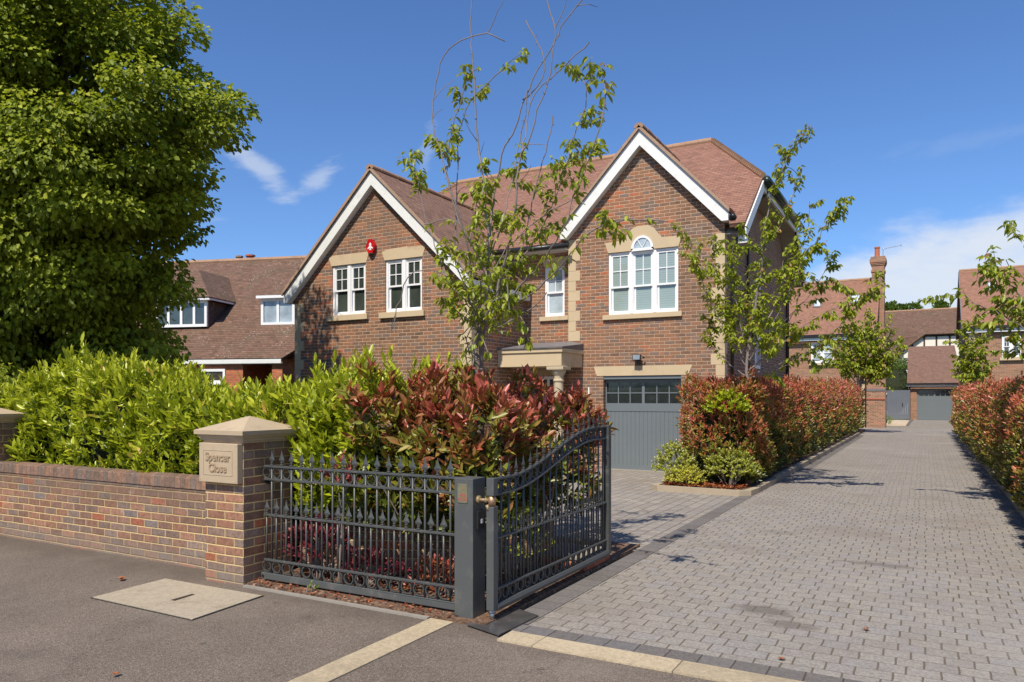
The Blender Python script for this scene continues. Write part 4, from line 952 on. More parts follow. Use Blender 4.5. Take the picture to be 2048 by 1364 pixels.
m.box(-.3, 4, 72.09, 72.149, 6.75, 6.98); m.build('timber_frame', 'timber', Tm)
casement(Tm, -2.6, -1.3, 3.3, 4.6, 72.1, 2, 'glass_dark', .1)

def blob(name, label, cat, c, r, n, ls, mat, group=None, flat=0.0, core=True, rlo=0.0, rhi=1.0):
    """a clipped shrub: leaves over an ellipsoid around a dense core"""
    t = thing(name, label, cat, (c[0], c[1], 0), 0, group)
    u_ = unit(n); u_[:, 2] = np.where(u_[:, 2] < -.6, -u_[:, 2], u_[:, 2])
    nz = 1 + .12 * np.sin(u_[:, 0] * 5 + c[0]) + .1 * np.sin(u_[:, 2] * 7 + u_[:, 1] * 4)
    P = np.array(c) + u_ * np.array(r) * (nz * rng.uniform(.82, 1.05, n))[:, None]
    P[:, 2] = np.maximum(P[:, 2], .05)
    leaves('foliage', P, u_ * .8 + unit(n) * .7 + [0, 0, .3], u_ + unit(n) * .5, ls * rng.uniform(.7, 1.3, n), mat, t, rnd=rlo + (rhi - rlo) * rng.random(n))
    m = MB(); m.lathe(c[0], c[1], [(r[0] * .25, max(.02, c[2] - r[2] * .95)), (r[0] * .75, c[2] - r[2] * .5), (r[0] * .82, c[2]), (r[0] * .6, c[2] + r[2] * .55), (r[0] * .1, c[2] + r[2] * .8)], 10)
    m.build('branches_or_core', 'dark_core', t)  # solid dark filler instead of twigs, closes the view through the leaves
    return t
blob('box_ball', 'clipped round topiary ball at the foot of the far chimney', 'shrub', (-2.72, 45.9, .97), (.38, .38, .38), 1500, .05, 'leaf_box')
blob('box_hedge', 'low clipped yellow-green box hedge beside the beige path', 'hedge', (-2.5, 46.2, .33), (.85, .4, .33), 2200, .05, 'leaf_box', rlo=.3)
blob('laurel_shrub', 'tall dark green shrub behind the boarded gate', 'shrub', (-2.0, 62.5, 2.4), (1.35, 1.0, 2.1), 5500, .13, 'leaf_far', rlo=.1)

# ------------------------------------------------------------------ front boundary: wall, pier, name stone
t = thing('boundary_wall', 'low weathered brick boundary wall with a brick-on-edge coping', 'wall', (-8.5, 4.75, 0))
m = MB(); m.box(-22, -5.50, 4.65, 4.87, -.02, .735); m.build('wall_body', 'brick_front', t)
m = MB(); m.box(-22, -5.502, 4.64, 4.875, .736, .842); m.build('coping', 'coping', t, bevel=.006)
def pier(name, label, xa, xb, ya, yb, zt, cap):
    t = thing(name, label, 'gate pier', ((xa + xb) / 2, (ya + yb) / 2, 0))
    m = MB(); m.box(xa, xb, ya, yb, -.02, zt); m.build('pier_body', 'brick_pier', t, bevel=.003)
    xm, ym = (xa + xb) / 2, (ya + yb) / 2; hx, hy = (xb - xa) / 2, (yb - ya) / 2; m = MB()
    prof = [(-.002, .0), (.012, .0), (.012, .018), (.028, .02), (.028, .038), (.045, .048), (.048, .068), (.066, .07), (.068, .106)]
    vs = []; fs = []
    for e, z in prof:
        vs += [(xm - hx - e, ym - hy - e, zt + z), (xm + hx + e, ym - hy - e, zt + z), (xm + hx + e, ym + hy + e, zt + z), (xm - hx - e, ym + hy + e, zt + z)]
    k_ = len(prof)
    for i in range(k_ - 1):
        for q in range(4): fs.append((i * 4 + q, i * 4 + (q + 1) % 4, i * 4 + 4 + (q + 1) % 4, i * 4 + 4 + q))
    vs.append((xm, ym, zt + .106 + cap)); ap = len(vs) - 1
    for q in range(4): fs.append(((k_ - 1) * 4 + q, (k_ - 1) * 4 + (q + 1) % 4, ap))
    m.add(vs, fs); m.build('capstone', 'stone_cap', t)
    return t
pier('gate_pier', 'brick gate pier with a moulded stone cap carrying the carved name stone', -5.512, -5.036, 4.386, 4.94, 1.212, .118)
pier('gate_pier', 'second stone-capped brick pier at the far left end, half buried in the hedge', -10.15, -9.6, 4.42, 4.95, 1.30, .12)
t = thing('name_stone', 'square carved stone sign reading Spencer Close on the gate pier', 'sign', (-5.27, 4.36, .87))
m = MB(); m.box(-5.518, -5.04, 4.326, 4.384, .872, 1.208); m.build('stone_slab', 'stone_cap', t, bevel=.004)
m = MB()
px0, px1, pz0, pz1 = -5.463, -5.10, .935, 1.15; q = .004
m.box(px0, px1, 4.323, 4.3265, pz0, pz0 + q); m.box(px0, px1, 4.323, 4.3265, pz1 - q, pz1); m.box(px0, px0 + q, 4.323, 4.3265, pz0 + q, pz1 - q); m.box(px1 - q, px1, 4.323, 4.3265, pz0 + q, pz1 - q)
m.build('border', 'stone_cap', t)
def text(body, x, z, size, Y, depth, mat, parent, name='lettering', sx=1.0, align='CENTER', off=0.0):
    cu = bpy.data.curves.new('t', 'FONT'); cu.body = body; cu.size = size; cu.extrude = depth; cu.align_x = align; cu.offset = off; cu.bevel_depth = depth * .3
    o = bpy.data.objects.new('t', cu); C.objects.link(o); bpy.context.view_layer.update()
    me = bpy.data.meshes.new_from_object(o.evaluated_get(bpy.context.evaluated_depsgraph_get()))
    bpy.data.objects.remove(o); bpy.data.curves.remove(cu)
    for v in me.vertices: a, b, c_ = v.co; v.co = (x + a * sx, Y - c_, z + b)
    me.materials.clear(); me.materials.append(M[mat])
    o2 = bpy.data.objects.new(name, me); C.objects.link(o2); attach(o2, parent); return o2
M['letter'] = plain('name_stone_lettering', (0.34, 0.25, 0.155), 0.9, var=.2, vs=20)
text('Spencer', -5.281, 1.06, .1, 4.325, .005, 'letter', t, sx=.95, off=.0012)
text('Close', -5.281, .966, .1, 4.325, .005, 'letter', t, sx=.95, off=.0012)
m = MB()
for a, b in ((-5.50, 1.19), (-5.058, 1.19), (-5.50, .89), (-5.058, .89)): m.tube([(a, 4.328, b), (a, 4.3235, b)], .004, 8)
m.build('fixing', 'stone_cap', t)
# low curved brick plinth behind the railing
t = thing('planter_wall', 'low brick planter wall glimpsed behind the railing and ending under the gate', 'wall', (-4, 5.4, 0))
m = MB(); pts = [(-5.0, 5.0), (-4.5, 5.12), (-4.0, 5.3), (-3.6, 5.55), (-3.3, 5.9), (-3.1, 6.3)]
for i in range(len(pts) - 1):
    (a, b), (c_, d_) = pts[i], pts[i + 1]; h_ = .58 if i < 3 else .4
    m.add([(a, b, 0), (c_, d_, 0), (c_, d_, h_), (a, b, h_), (a - .05, b + .22, 0), (c_ - .05, d_ + .22, 0), (c_ - .05, d_ + .22, h_), (a - .05, b + .22, h_)], [(0, 1, 2, 3), (7, 6, 5, 4), (3, 2, 6, 7), (0, 3, 7, 4), (1, 5, 6, 2)])
m.build('wall_body', 'brick_pier', t)
m = MB(); m.box(-3.2, -2.68, 6.2, 6.78, 0, .12); m.build('plinth', 'brick_red', t)
m = MB(); m.box(-3.2, -2.67, 6.19, 6.79, .121, .14); m.build('coping', 'greykerb', t)

# ------------------------------------------------------------------ railing, gate post, gate
def spear_mb(x, y, z, ax):
    """flat arrow spearhead on a small collar; ax 'x' lies in an X-Z plane"""
    m = MB()
    m.lathe(x, y, [(.010, z), (.016, z + .004), (.016, z + .010), (.009, z + .014), (.009, z + .02), (.013, z + .024), (.013, z + .028), (.008, z + .031)], 8)
    w = .033; t_ = .008; zb = z + .031; h_ = .104
    def P(a, b, c_): return (x + a, y + b, c_) if ax == 'x' else (x + b, y + a, c_)
    vs = [P(0, 0, zb - .004), P(-w, 0, zb + .018), P(0, -t_, zb + .026), P(w, 0, zb + .018), P(0, t_, zb + .026), P(-w * .42, 0, zb + .052), P(w * .42, 0, zb + .052), P(0, 0, zb + h_)]
    m.add(vs, [(0, 2, 1), (0, 3, 2), (0, 1, 4), (0, 4, 3), (1, 2, 7, 5), (2, 3, 6, 7), (4, 1, 5, 7), (3, 4, 7, 6)])
    return m
def ring_mb(x, y, z, r, ax, th=.0055):
    m = MB(); pts = []; n = 18
    vs = []; fs = []
    for i in range(n):
        a = 2 * math.pi * i / n
        for rr, dd in ((r, -th * 1.2), (r, th * 1.2), (r - th * 1.6, th * 1.2), (r - th * 1.6, -th * 1.2)):
            p = (x + rr * math.cos(a), y + dd, z + rr * math.sin(a)) if ax == 'x' else (x + dd, y + rr * math.cos(a), z + rr * math.sin(a)); vs.append(p)
    for i in range(n):
        for q in range(4): fs.append((i * 4 + q, i * 4 + (q + 1) % 4, ((i + 1) % n) * 4 + (q + 1) % 4, ((i + 1) % n) * 4 + q))
    m.add(vs, fs); return m
RYY = 4.55
t = thing('iron_railing', 'dark grey spear-topped iron railing between the brick pier and the gate post', 'railing', (-3.95, RYY, 0))
ra, rb = -4.955, -2.962
for z, r_ in ((1.012, .0), (.902, .0), (.597, .0), (.213, .0)):
    m = MB(); m.prism([(RYY - .016, z - .008), (RYY + .016, z - .008), (RYY + .016, z + .004), (RYY + .008, z + .009), (RYY - .008, z + .009), (RYY - .016, z + .004)], 'x', ra, rb); m.build('rail', 'iron', t)
m = MB(); m.prism([(RYY - .024, .048), (RYY + .024, .048), (RYY + .024, .102), (RYY - .024, .102)], 'x', ra - .02, rb); m.build('bottom_rail', 'post', t, bevel=.004)
m = MB()
for z in (.075, .88): m.box(ra - .03, ra + .03, RYY + .025, RYY + .035, z - .025, z + .025); m.tube([(ra, RYY + .02, z), (ra, RYY - .03, z)], .012, 8)
m.build('bracket', 'black', t)
n = 17; sp = (rb - ra - .05) / n
bar0 = MB().tube([(ra + .08, RYY, .10), (ra + .08, RYY, 1.02)], .0085, 8).build('bar', 'iron', t, smooth=True)
s0 = spear_mb(ra + .08, RYY, 1.02, 'x').build('spearhead', 'iron', bar0)
bar1 = MB().tube([(ra + .02, RYY, .10 + .115), (ra + .02, RYY, .605)], .0085, 8).build('bar', 'iron', t, smooth=True)
s1 = spear_mb(ra + .02, RYY, .605, 'x').build('spearhead', 'iron', bar1)
r0 = ring_mb(ra + .08 - sp / 2, RYY, .957, .049, 'x').build('ring', 'iron', t)
r1 = ring_mb(ra + .08 - sp / 2, RYY, .157, .051, 'x').build('ring', 'iron', t)
for i in range(1, n):
    copy_to(bar0, t, (sp * i, 0, 0)); copy_to(bar1, t, (sp * i, 0, 0)); copy_to(r0, t, (sp * i, 0, 0)); copy_to(r1, t, (sp * i, 0, 0))
# gate post
t = thing('gate_post', 'square dark grey steel gate post with a small brass FIRE ACCESS plate', 'post', (-2.88, 4.55, 0))
m = MB(); m.box(-2.957, -2.80, 4.466, 4.634, -.02, 1.022); m.build('post_body', 'post', t, bevel=.004)
m = MB(); m.box(-2.926, -2.843, 4.4615, 4.4655, .848, .985); pl = m.build('plate', 'plaque', t)
text('FIRE', -2.884, .892, .030, 4.4608, .0006, 'redtext', pl); text('ACCESS', -2.884, .866, .026, 4.4608, .0006, 'redtext', pl, sx=.9)
m = MB()
for a in (-2.918, -2.851):
    for z in (.856, .977): m.tube([(a, 4.462, z), (a, 4.459, z)], .0045, 8)
m.build('screw', 'steel', pl)
m = MB(); m.tube([(-2.884, 4.462, .948), (-2.884, 4.4595, .948)], .009, 12); m.build('keyhole', 'brass', pl)
m = MB(); m.box(-2.799, -2.775, 4.50, 4.60, .66, .79); m.build('control_box', 'black', t, bevel=.003)
m = MB(); m.box(-2.7745, -2.772, 4.535, 4.56, .70, .73); m.build('sticker', 'upvc', t)
# gate leaf
GX = -2.68; gy0, gy1 = 4.60, 6.66
def gtop(y):
    q = (y - gy0) / (gy1 - gy0)
    s_ = min(1, max(0, (q - .08) / .78)); s_ = s_ * s_ * (3 - 2 * s_)
    return 1.018 + .302 * s_
t = thing('iron_gate', 'open dark grey iron driveway gate leaf with a swept spear-topped rail', 'gate', (GX, 4.57, 0))
m = MB(); m.box(GX - .03, GX + .03, 4.50, 4.565, .905, 1.03); m.box(GX - .03, GX + .03, 4.50, 4.565, .095, .83); m.build('hinge_stile', 'post', t, bevel=.004)
m = MB(); m.box(GX - .035, GX + .035, gy1, gy1 + .07, .10, 1.335); m.build('meeting_stile', 'iron', t, bevel=.003)
m = MB(); m.prism([(GX - .03, .085), (GX + .03, .085), (GX + .035, .11), (GX + .026, .135), (GX - .026, .135), (GX - .035, .11)], 'y', 4.566, gy1 + .05); m.build('bottom_rail', 'post', t)
ys = [gy0 - .03 + (gy1 - gy0 + .03) * i / 32 for i in range(33)]
def swept(dz, name='rail'):
    m = MB(); vs = []; fs = []
    for y_ in ys:
        z = gtop(y_) + dz
        for a, b in ((-.016, -.008), (.016, -.008), (.016, .004), (.008, .009), (-.008, .009), (-.016, .004)): vs.append((GX + a, y_, z + b))
    for i in range(len(ys) - 1):
        for q in range(6): fs.append((i * 6 + q, i * 6 + (q + 1) % 6, i * 6 + 6 + (q + 1) % 6, i * 6 + 6 + q))
    m.add(vs, fs); m.build(name, 'iron', t)
swept(0); swept(-.11)
for z in (.597, .235):
    m = MB(); m.prism([(GX - .016, z - .008), (GX + .016, z - .008), (GX + .016, z + .004), (GX + .008, z + .009), (GX - .008, z + .009), (GX - .016, z + .004)], 'y', 4.566, gy1); m.build('rail', 'iron', t)
n = 18; sp = (gy1 - gy0) / n; me_s = None
first = {}
for i in range(n):
    y_ = gy0 + sp * (i + .5)
    zt = gtop(y_)
    b = MB().tube([(GX, y_, .13), (GX, y_, zt)], .0085, 8).build('bar', 'iron', t, smooth=True)
    spear_mb(GX, y_, zt + .004, 'y').build('spearhead', 'iron', b)
    y2 = gy0 + sp * i + .012
    b = MB().tube([(GX, y2, .235), (GX, y2, .605)], .0085, 8).build('bar', 'iron', t, smooth=True)
    spear_mb(GX, y2, .603, 'y').build('spearhead', 'iron', b)
    yr_ = gy0 + sp * i
    ring_mb(GX, yr_ + .003, gtop(yr_) - .055, .047, 'y').build('ring', 'iron', t); ring_mb(GX, yr_ + .003, .185, .046, 'y').build('ring', 'iron', t)
m = MB(); m.tube([(GX, 4.53, .835), (GX, 4.53, .90)], .027, 14); hb = m.build('hinge_bush', 'bronze', t, smooth=True)
m = MB(); m.tube([(GX - .025, 4.525, .87), (-2.8, 4.525, .87)], .013, 10); m.tube([(GX - .05, 4.525, .87), (GX - .035, 4.525, .87)], .022, 6); m.tube([(-2.775, 4.525, .87), (-2.795, 4.525, .87)], .03, 12); m.tube([(GX - .03, 4.51, .84), (GX - .015, 4.51, .80)], .014, 8)
m.build('hinge_bolt', 'brass', t, smooth=True)
m = MB(); m.tube([(GX, 4.53, .01), (GX, 4.53, .1)], .018, 12); m.tube([(GX, 4.53, .075), (GX, 4.53, .096)], .026, 12); m.build('pivot_pin', 'steel', t, smooth=True)
m = MB(); m.prism([(-2.80, 4.38), (-2.48, 4.28), (-2.45, 4.80), (-2.66, 4.88), (-2.78, 4.70)], 'z', .013, .022)
tag(m.build('motor_cover_plate', 'tarplate'), 'thin dark oily metal plate on the ground under the gate pivot', 'cover plate')
# concrete patch in the pavement
t = thing('concrete_patch', 'pale square concrete patch with a dark slot in the tarmac before the brick pier', 'patch', (-5.2, 3.9, 0))
m = MB(); m.prism([(-5.80, 3.555), (-4.60, 3.55), (-4.66, 4.245), (-5.84, 4.23)], 'z', .0, .009); m.build('slab', 'patch', t)
m = MB(); m.prism([(-5.815, 3.543), (-4.588, 3.538), (-4.648, 4.257), (-5.855, 4.242)], 'z', .0, .004); m.build('joint', 'black', t)
m = MB(); m.prism([(-5.18, 3.80), (-5.13, 3.80), (-5.15, 4.0), (-5.19, 4.0)], 'z', .0091, .0105); m.build('slot', 'black', t)
# fallen leaves
def fallen(pts, ls=.06):
    for i, (x_, y_, lab) in enumerate(pts):
        a = rng.random() * 6.28
        o = leaves('fallen_leaf', [(0, 0, .012), (0, 0, .014), (0, 0, .013)], [(math.cos(a), math.sin(a), .25), (math.cos(a + .8), math.sin(a + .8), .15), (math.cos(a - .8), math.sin(a - .8), .1)], [(.1, 0, 1), (0, .2, 1), (-.1, 0, 1)], ls if i < 1 else ls * .6, 'leaf_fall', None, asp=.8, rnd=np.array([.8, 1, .6]), local=True)
        o.location = (x_, y_, 0.004); tag(o, lab, 'leaf', 'loose dead leaves lying on the paving')
fallen([(-6.15, 4.0, 'curled orange dead leaf on the tarmac left of the concrete patch'), (-4.04, 2.62, 'faded dead leaf on the tarmac at the bottom of the picture'),
        (-.35, 5.6, 'small reddish dead leaf in the middle of the drive'), (-.75, 4.72, 'pale scrap of leaf near the front edge of the drive')])

# ------------------------------------------------------------------ hedges and shrubs
def hedge_core(parent, boxes):
    m = MB()
    for x0, x1, y0, y1, z0, z1 in boxes:
        nx, ny = max(2, int((x1 - x0) / .25)), max(2, int((y1 - y0) / .25)); nz = 4
        def pt(i, j, k_):
            p = np.array([x0 + (x1 - x0) * i / nx, y0 + (y1 - y0) * j / ny, z0 + (z1 - z0) * k_ / nz])
            return tuple(p + .05 * np.sin(p[[1, 2, 0]] * 9 + p[[2, 0, 1]] * 5))
        for (A_, na, nb_) in (('f', nx, nz), ('b', nx, nz), ('l', ny, nz), ('r', ny, nz), ('t', nx, ny)):
            base = len(m.v)
            for a in range(na + 1):
                for b in range(nb_ + 1):
                    m.v.append({'f': lambda: pt(a, 0, b), 'b': lambda: pt(a, ny, b), 'l': lambda: pt(0, a, b), 'r': lambda: pt(nx, a, b), 't': lambda: pt(a, b, nz)}[A_]())
            for a in range(na):
                for b in range(nb_):
                    q = base + a * (nb_ + 1) + b; m.f.append((q, q + 1, q + nb_ + 2, q + nb_ + 1))
    return m.build('branches_or_core', 'dark_core', parent)  # one solid dark filler body, painted as the hedge's shaded interior

def surface(n, x0, x1, y0, y1, z0, topf, wts=(1, 1, 1, 0), lump=.08):
    """random points over front, top, right and left faces of a hedge with a varying top; returns points and outward directions"""
    Lx, Ly = x1 - x0, y1 - y0; hh = float(np.mean(topf(np.linspace(x0, x1, 9), np.full(9, y0)))) - z0
    ar = np.array([Lx * hh * wts[0], Lx * Ly * wts[1], Ly * hh * wts[2], Ly * hh * wts[3]]); ar = ar / ar.sum()
    face = rng.choice(4, n, p=ar); a, b = rng.random(n), rng.random(n)
    P = np.zeros((n, 3)); D = np.zeros((n, 3))
    X = np.where(face == 2, x1, np.where(face == 3, x0, x0 + Lx * a)); Y = np.where(face == 0, y0, y0 + Ly * np.where(face == 1, b, a))
    T = topf(X, Y); Z = np.where(face == 1, T, z0 + (T - z0) * b)
    nrm = np.array([[0, -1, 0], [0, 0, 1], [1, 0, 0], [-1, 0, 0]])[face]
    lumps = np.sin(X * 5.1 + Z * 3) * np.sin(Z * 4.3 + Y * 4) * lump + np.sin(X * 11 + Y * 7) * lump * .4
    # round the shoulders
    P = np.stack([X, Y, Z], 1) + nrm * (lumps + rng.normal(size=n) * .03)[:, None]
    top = T - Z; sh = np.clip(1 - top / .25, 0, 1) * (face != 1)
    P -= nrm * (sh * .10)[:, None]
    D = nrm * .75 + np.array([0, 0, .55]) + rng.normal(size=(n, 3)) * .38
    return P, D, T - Z

# laurel hedge
t = thing('laurel_hedge', 'bright lime-green laurel hedge rising above the low front wall', 'hedge', (-8, 5.5, 0))
tx = [-14, -10.7, -10.0, -8.8, -8.0, -7.3, -6.6, -5.6, -5.05, -4.65, -4.2, -3.6]; tz_ = [1.35, 1.5, 1.66, 1.92, 1.86, 1.6, 1.54, 1.53, 1.6, 1.76, 1.74, 1.7]
def ltop(X, Y): return np.interp(X, tx, tz_) + .04 * np.sin(X * 7) + .03 * np.sin(X * 17 + Y * 5)
hedge_core(t, [(-13.5, -4.45, 5.2, 6.1, 0, 1.28)])
P, D, dz = surface(4300, -13.6, -4.1, 5.0, 6.2, .72, ltop, (1.5, 1.1, .2, 0), .1)
xq = rng.uniform(-5.0, -4.25, 240); P = np.concatenate([P, np.stack([xq, rng.uniform(4.93, 5.05, 240), rng.uniform(.55, 1.5, 240)], 1)]); D = np.concatenate([D, rng.normal(size=(240, 3)) * .3 + [0, -.75, .5]]); dz = np.concatenate([dz, np.ones(240)])
D[:, 2] += .25
P -= D * (rng.random(len(P)) ** 2 * .12)[:, None]
p, ta, na, sa, fa = shoots(P - D * .05, D, rng.uniform(.08, .24, len(P)), 7, .132)
sa = sa * rng.uniform(.6, 1.15, len(sa)); ta = ta + rng.normal(size=ta.shape) * .18
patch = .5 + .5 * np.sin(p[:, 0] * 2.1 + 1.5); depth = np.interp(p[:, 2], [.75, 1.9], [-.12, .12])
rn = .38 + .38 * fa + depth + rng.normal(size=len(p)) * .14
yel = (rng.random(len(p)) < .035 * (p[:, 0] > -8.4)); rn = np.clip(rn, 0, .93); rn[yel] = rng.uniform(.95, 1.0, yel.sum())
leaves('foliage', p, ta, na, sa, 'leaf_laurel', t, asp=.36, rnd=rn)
# tall upright laurel shoots
ups = [(-8.75, 5.3, 2.12), (-8.0, 5.3, 2.12), (-7.75, 5.25, 2.0), (-10.0, 5.4, 1.98), (-5.12, 5.5, 2.0), (-4.95, 5.6, 1.96), (-4.62, 5.5, 2.05), (-4.4, 5.6, 2.0), (-5.35, 5.6, 1.9), (-4.1, 5.9, 1.98), (-3.9, 6.1, 2.0), (-4.75, 5.8, 2.05), (-6.6, 5.3, 1.84), (-9.3, 5.3, 2.0)]
UP = np.array([(a, b, c_ - .3) for a, b, c_ in ups for _ in range(3)]) + rng.normal(size=(len(ups) * 3, 3)) * [.09, .1, .03]
p, ta, na, sa, fa = shoots(UP, np.tile([.05, -.05, 1.0], (len(UP), 1)) + rng.normal(size=(len(UP), 3)) * .12, .3, 11, .11, spread=.7)
leaves('foliage', p, ta, na, sa, 'leaf_laurel', t, asp=.36, rnd=.5 + .4 * fa)
# photinia bush behind the railing and gate
t = thing('photinia_bush', 'large red and green photinia bush crowding over the railing and open gate', 'shrub', (-3.7, 6, 0))
bx = [-4.7, -4.5, -4.2, -3.8, -3.4, -2.95, -2.6, -2.3]; bz = [1.3, 1.5, 1.68, 1.64, 1.52, 1.47, 1.42, 1.2]
def btop(X, Y): return np.interp(X, bx, bz) + .05 * np.sin(X * 9 + Y * 3) + .03 * np.sin(Y * 11) - .0 * Y
hedge_core(t, [(-4.4, -3.35, 5.3, 6.9, .55, 1.2)])
P, D, dz = surface(1150, -4.32, -3.02, 4.9, 7.2, .52, btop, (1.6, 1.1, 1.2, .5), .13)
p, ta, na, sa, fa = shoots(P - D * .06, D, rng.uniform(.07, .2, len(P)), 8, .124, spread=1.0)
sa = sa * rng.uniform(.6, 1.2, len(sa)); ta = ta + rng.normal(size=ta.shape) * .15
shoot = np.tile(rng.random(len(P)), 8)
redness = np.interp(p[:, 2], [.55, .95, 1.25, 1.6], [.12, .28, .45, .62]) + np.interp(p[:, 0], [-4.9, -4.3, -3.4, -2.7], [-.1, -.08, .04, .14])
rn = redness + .22 * (fa - .5) + (shoot - .5) * .5 + rng.normal(size=len(p)) * .05
leaves('foliage', p, ta, na, sa, 'leaf_phot', t, asp=.38, rnd=rn, fold=.25)
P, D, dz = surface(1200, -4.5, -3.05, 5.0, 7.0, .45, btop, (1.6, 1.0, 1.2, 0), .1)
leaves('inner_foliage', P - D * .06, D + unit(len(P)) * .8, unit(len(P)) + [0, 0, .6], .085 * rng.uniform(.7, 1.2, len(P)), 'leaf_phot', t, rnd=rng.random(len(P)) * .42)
m = MB()
for q in range(26):
    a = Vector((rng.uniform(-4.3, -2.95), rng.uniform(5.1, 6.6), 0)); b = a + Vector((rng.normal() * .2, rng.normal() * .2, rng.uniform(.6, .9)))
    m.tube([a, a.lerp(b, .5) + Vector((rng.normal() * .04, rng.normal() * .04, 0)), b, b + Vector((rng.normal() * .15, rng.normal() * .15, .4))], [.014, .011, .008, .004], 6)
m.build('stems', 'bark', t)
# small dark red shrub and low planting seen through the bars
def tuft(name, label, cat, c, r, n, k, ls, mat, rlo=0, rhi=1, stems=8, asp=.38):
    t = thing(name, label, cat, (c[0], c[1], 0)); u_ = unit(n); u_[:, 2] = np.abs(u_[:, 2]) * 1.0 - .25
    P = np.array(c) + u_ * np.array(r) * rng.uniform(.55, 1.0, n)[:, None]; P[:, 2] = np.maximum(P[:, 2], .06)
    p, ta, na, sa, fa = shoots(P, u_ + [0, 0, .5], ls * 1.2, k, ls)
    leaves('foliage', p, ta, na, sa, mat, t, asp=asp, rnd=rlo + (rhi - rlo) * np.clip(fa * .5 + rng.random(len(p)) * .5, 0, 1))
    m = MB()
    for q in range(stems):
        e = Vector(P[q]); b = Vector((c[0] + rng.normal() * .04, c[1] + rng.normal() * .04, 0)); m.tube([b, b.lerp(e, .5) + Vector((0, 0, .05)), e], [.008, .006, .004], 5, cap=False)
    if stems: m.build('stems', 'twig', t)
    return t
tuft('dark_red_shrub', 'small dark crimson shrub behind the railing next to the brick pier', 'shrub', (-4.62, 4.84, .28), (.34, .14, .30), 95, 6, .07, 'leaf_plum')
tuft('dark_red_shrub', 'low crimson plant behind the middle bars of the railing', 'shrub', (-4.05, 4.86, .14), (.3, .12, .16), 50, 6, .065, 'leaf_plum')
tuft('red_tipped_plant', 'low red-brown leafy plant behind the railing beside the gate post', 'shrub', (-3.35, 4.9, .12), (.34, .14, .18), 60, 6, .06, 'leaf_phot', .45, 1)
tuft('variegated_euonymus', 'pale green and cream leafy shrub seen through the open gate bars', 'shrub', (-2.98, 5.35, .4), (.2, .55, .4), 170, 7, .05, 'leaf_cream', .1, .78)
tuft('red_shoots', 'bright scarlet leaf cluster just behind the railing spears', 'shrub', (-4.27, 4.72, .9), (.12, .05, .26), 16, 6, .07, 'leaf_plum', .7, 1, stems=5)
tuft('low_green_plant', 'tiny green weed growing in the bark soil under the railing', 'plant', (-4.35, 4.45, .05), (.06, .02, .03), 5, 4, .03, 'leaf_box', .4, 1, stems=3)

# photinia hedge left of the drive
def red_hedge(name, label, x0, x1, segs, topf, faces, y0, y1, z0):
    t = thing(name, label, 'hedge', ((x0 + x1) / 2, y0, 0))
    hedge_core(t, [(x0 + .18, x1 - .18, y0 + .18, y1, .12, 1.5)])
    p_, t_, n_, s_, r_ = [], [], [], [], []
    for (ya, yb, n, ls) in segs:
        P, D, dz = surface(n, x0, x1, ya, yb, z0, topf, faces if ya == segs[0][0] else (0, faces[1], faces[2], faces[3]), .13)
        k_ = 6 if ls < .1 else 5
        p, ta, na, sa, fa = shoots(P - D * .05, D, ls * 1.4, k_, ls)
        sh = np.tile(rng.random(len(P)), k_)
        hz = np.interp(p[:, 2], [.15, .7, 1.3, 1.8], [.02, .3, .5, .66])
        rr = hz + .2 * (fa - .5) + (sh - .5) * .55 + .14 * np.sin(p[:, 1] * 2.3 + p[:, 2] * 3)
        p_.append(p); t_.append(ta); n_.append(na); s_.append(sa); r_.append(rr)
    leaves('foliage', *map(np.concatenate, (p_, t_, n_, s_)), 'leaf_phot2', t, asp=.38, rnd=np.concatenate(r_))
    m = MB(); yy = y0 + .5
    while yy < y1: m.tube([((x0 + x1) / 2, yy, 0), ((x0 + x1) / 2 + rng.normal() * .05, yy + .05, .5)], [.02, .012], 6); yy += .6
    m.build('stems', 'bark', t)
    return t
red_hedge('photinia_hedge', 'long clipped red photinia hedge along the left side of the drive', -3.78, -2.58,
    [(12.95, 15.5, 3300, .08), (15.5, 19, 1500, .088), (19, 25, 1300, .1), (25, 38.5, 1700, .12)],
    lambda X, Y: 1.80 + .05 * np.sin(X * 6 + Y * 1.7) + np.clip((Y - 14) / 20, 0, 1) * .22, (1, 1, 1.3, .25), 12.95, 38.5, .2)
red_hedge('photinia_hedge', 'clipped red photinia hedge along the right side of the drive', 1.16, 2.6,
    [(7.6, 10.5, 1500, .08), (10.5, 14, 1500, .085), (14, 20, 1500, .095), (20, 36, 1800, .12)],
    lambda X, Y: 1.68 + .07 * np.sin(X * 5 + Y * 1.5) + np.clip((Y - 10) / 24, 0, 1) * .18, (1, 1, 0, 1.6), 7.6, 36, .18)
# flowering and golden shrubs at the corner of the left bed
def mound(name, label, c, r, n, ls, mat, lo, hi, stems=14):
    return tuft(name, label, 'shrub', c, r, n, 6, ls, mat, lo, hi, stems=stems, asp=.6)
mound('flowering_shrub', 'pale cream-flowered shrub at the left corner of the planted bed', (-3.84, 12.78, .40), (.38, .24, .54), 380, .045, 'leaf_cream', .15, 1.0)
mound('golden_shrub', 'low bright golden-yellow shrub at the front of the planted bed', (-3.62, 12.62, .20), (.36, .14, .28), 330, .04, 'leaf_gold', 0, 1)
mound('flowering_shrub', 'cream-flowered shrub by the kerb at the right of the planted bed', (-2.88, 12.8, .36), (.46, .22, .5), 430, .045, 'leaf_cream', .1, 1.0)
mound('climber_shoots', 'fresh lime-green leaves growing out of the red hedge under the young tree', (-2.95, 12.86, 1.42), (.38, .14, .36), 170, .07, 'leaf_laurel', .35, .85, stems=0)
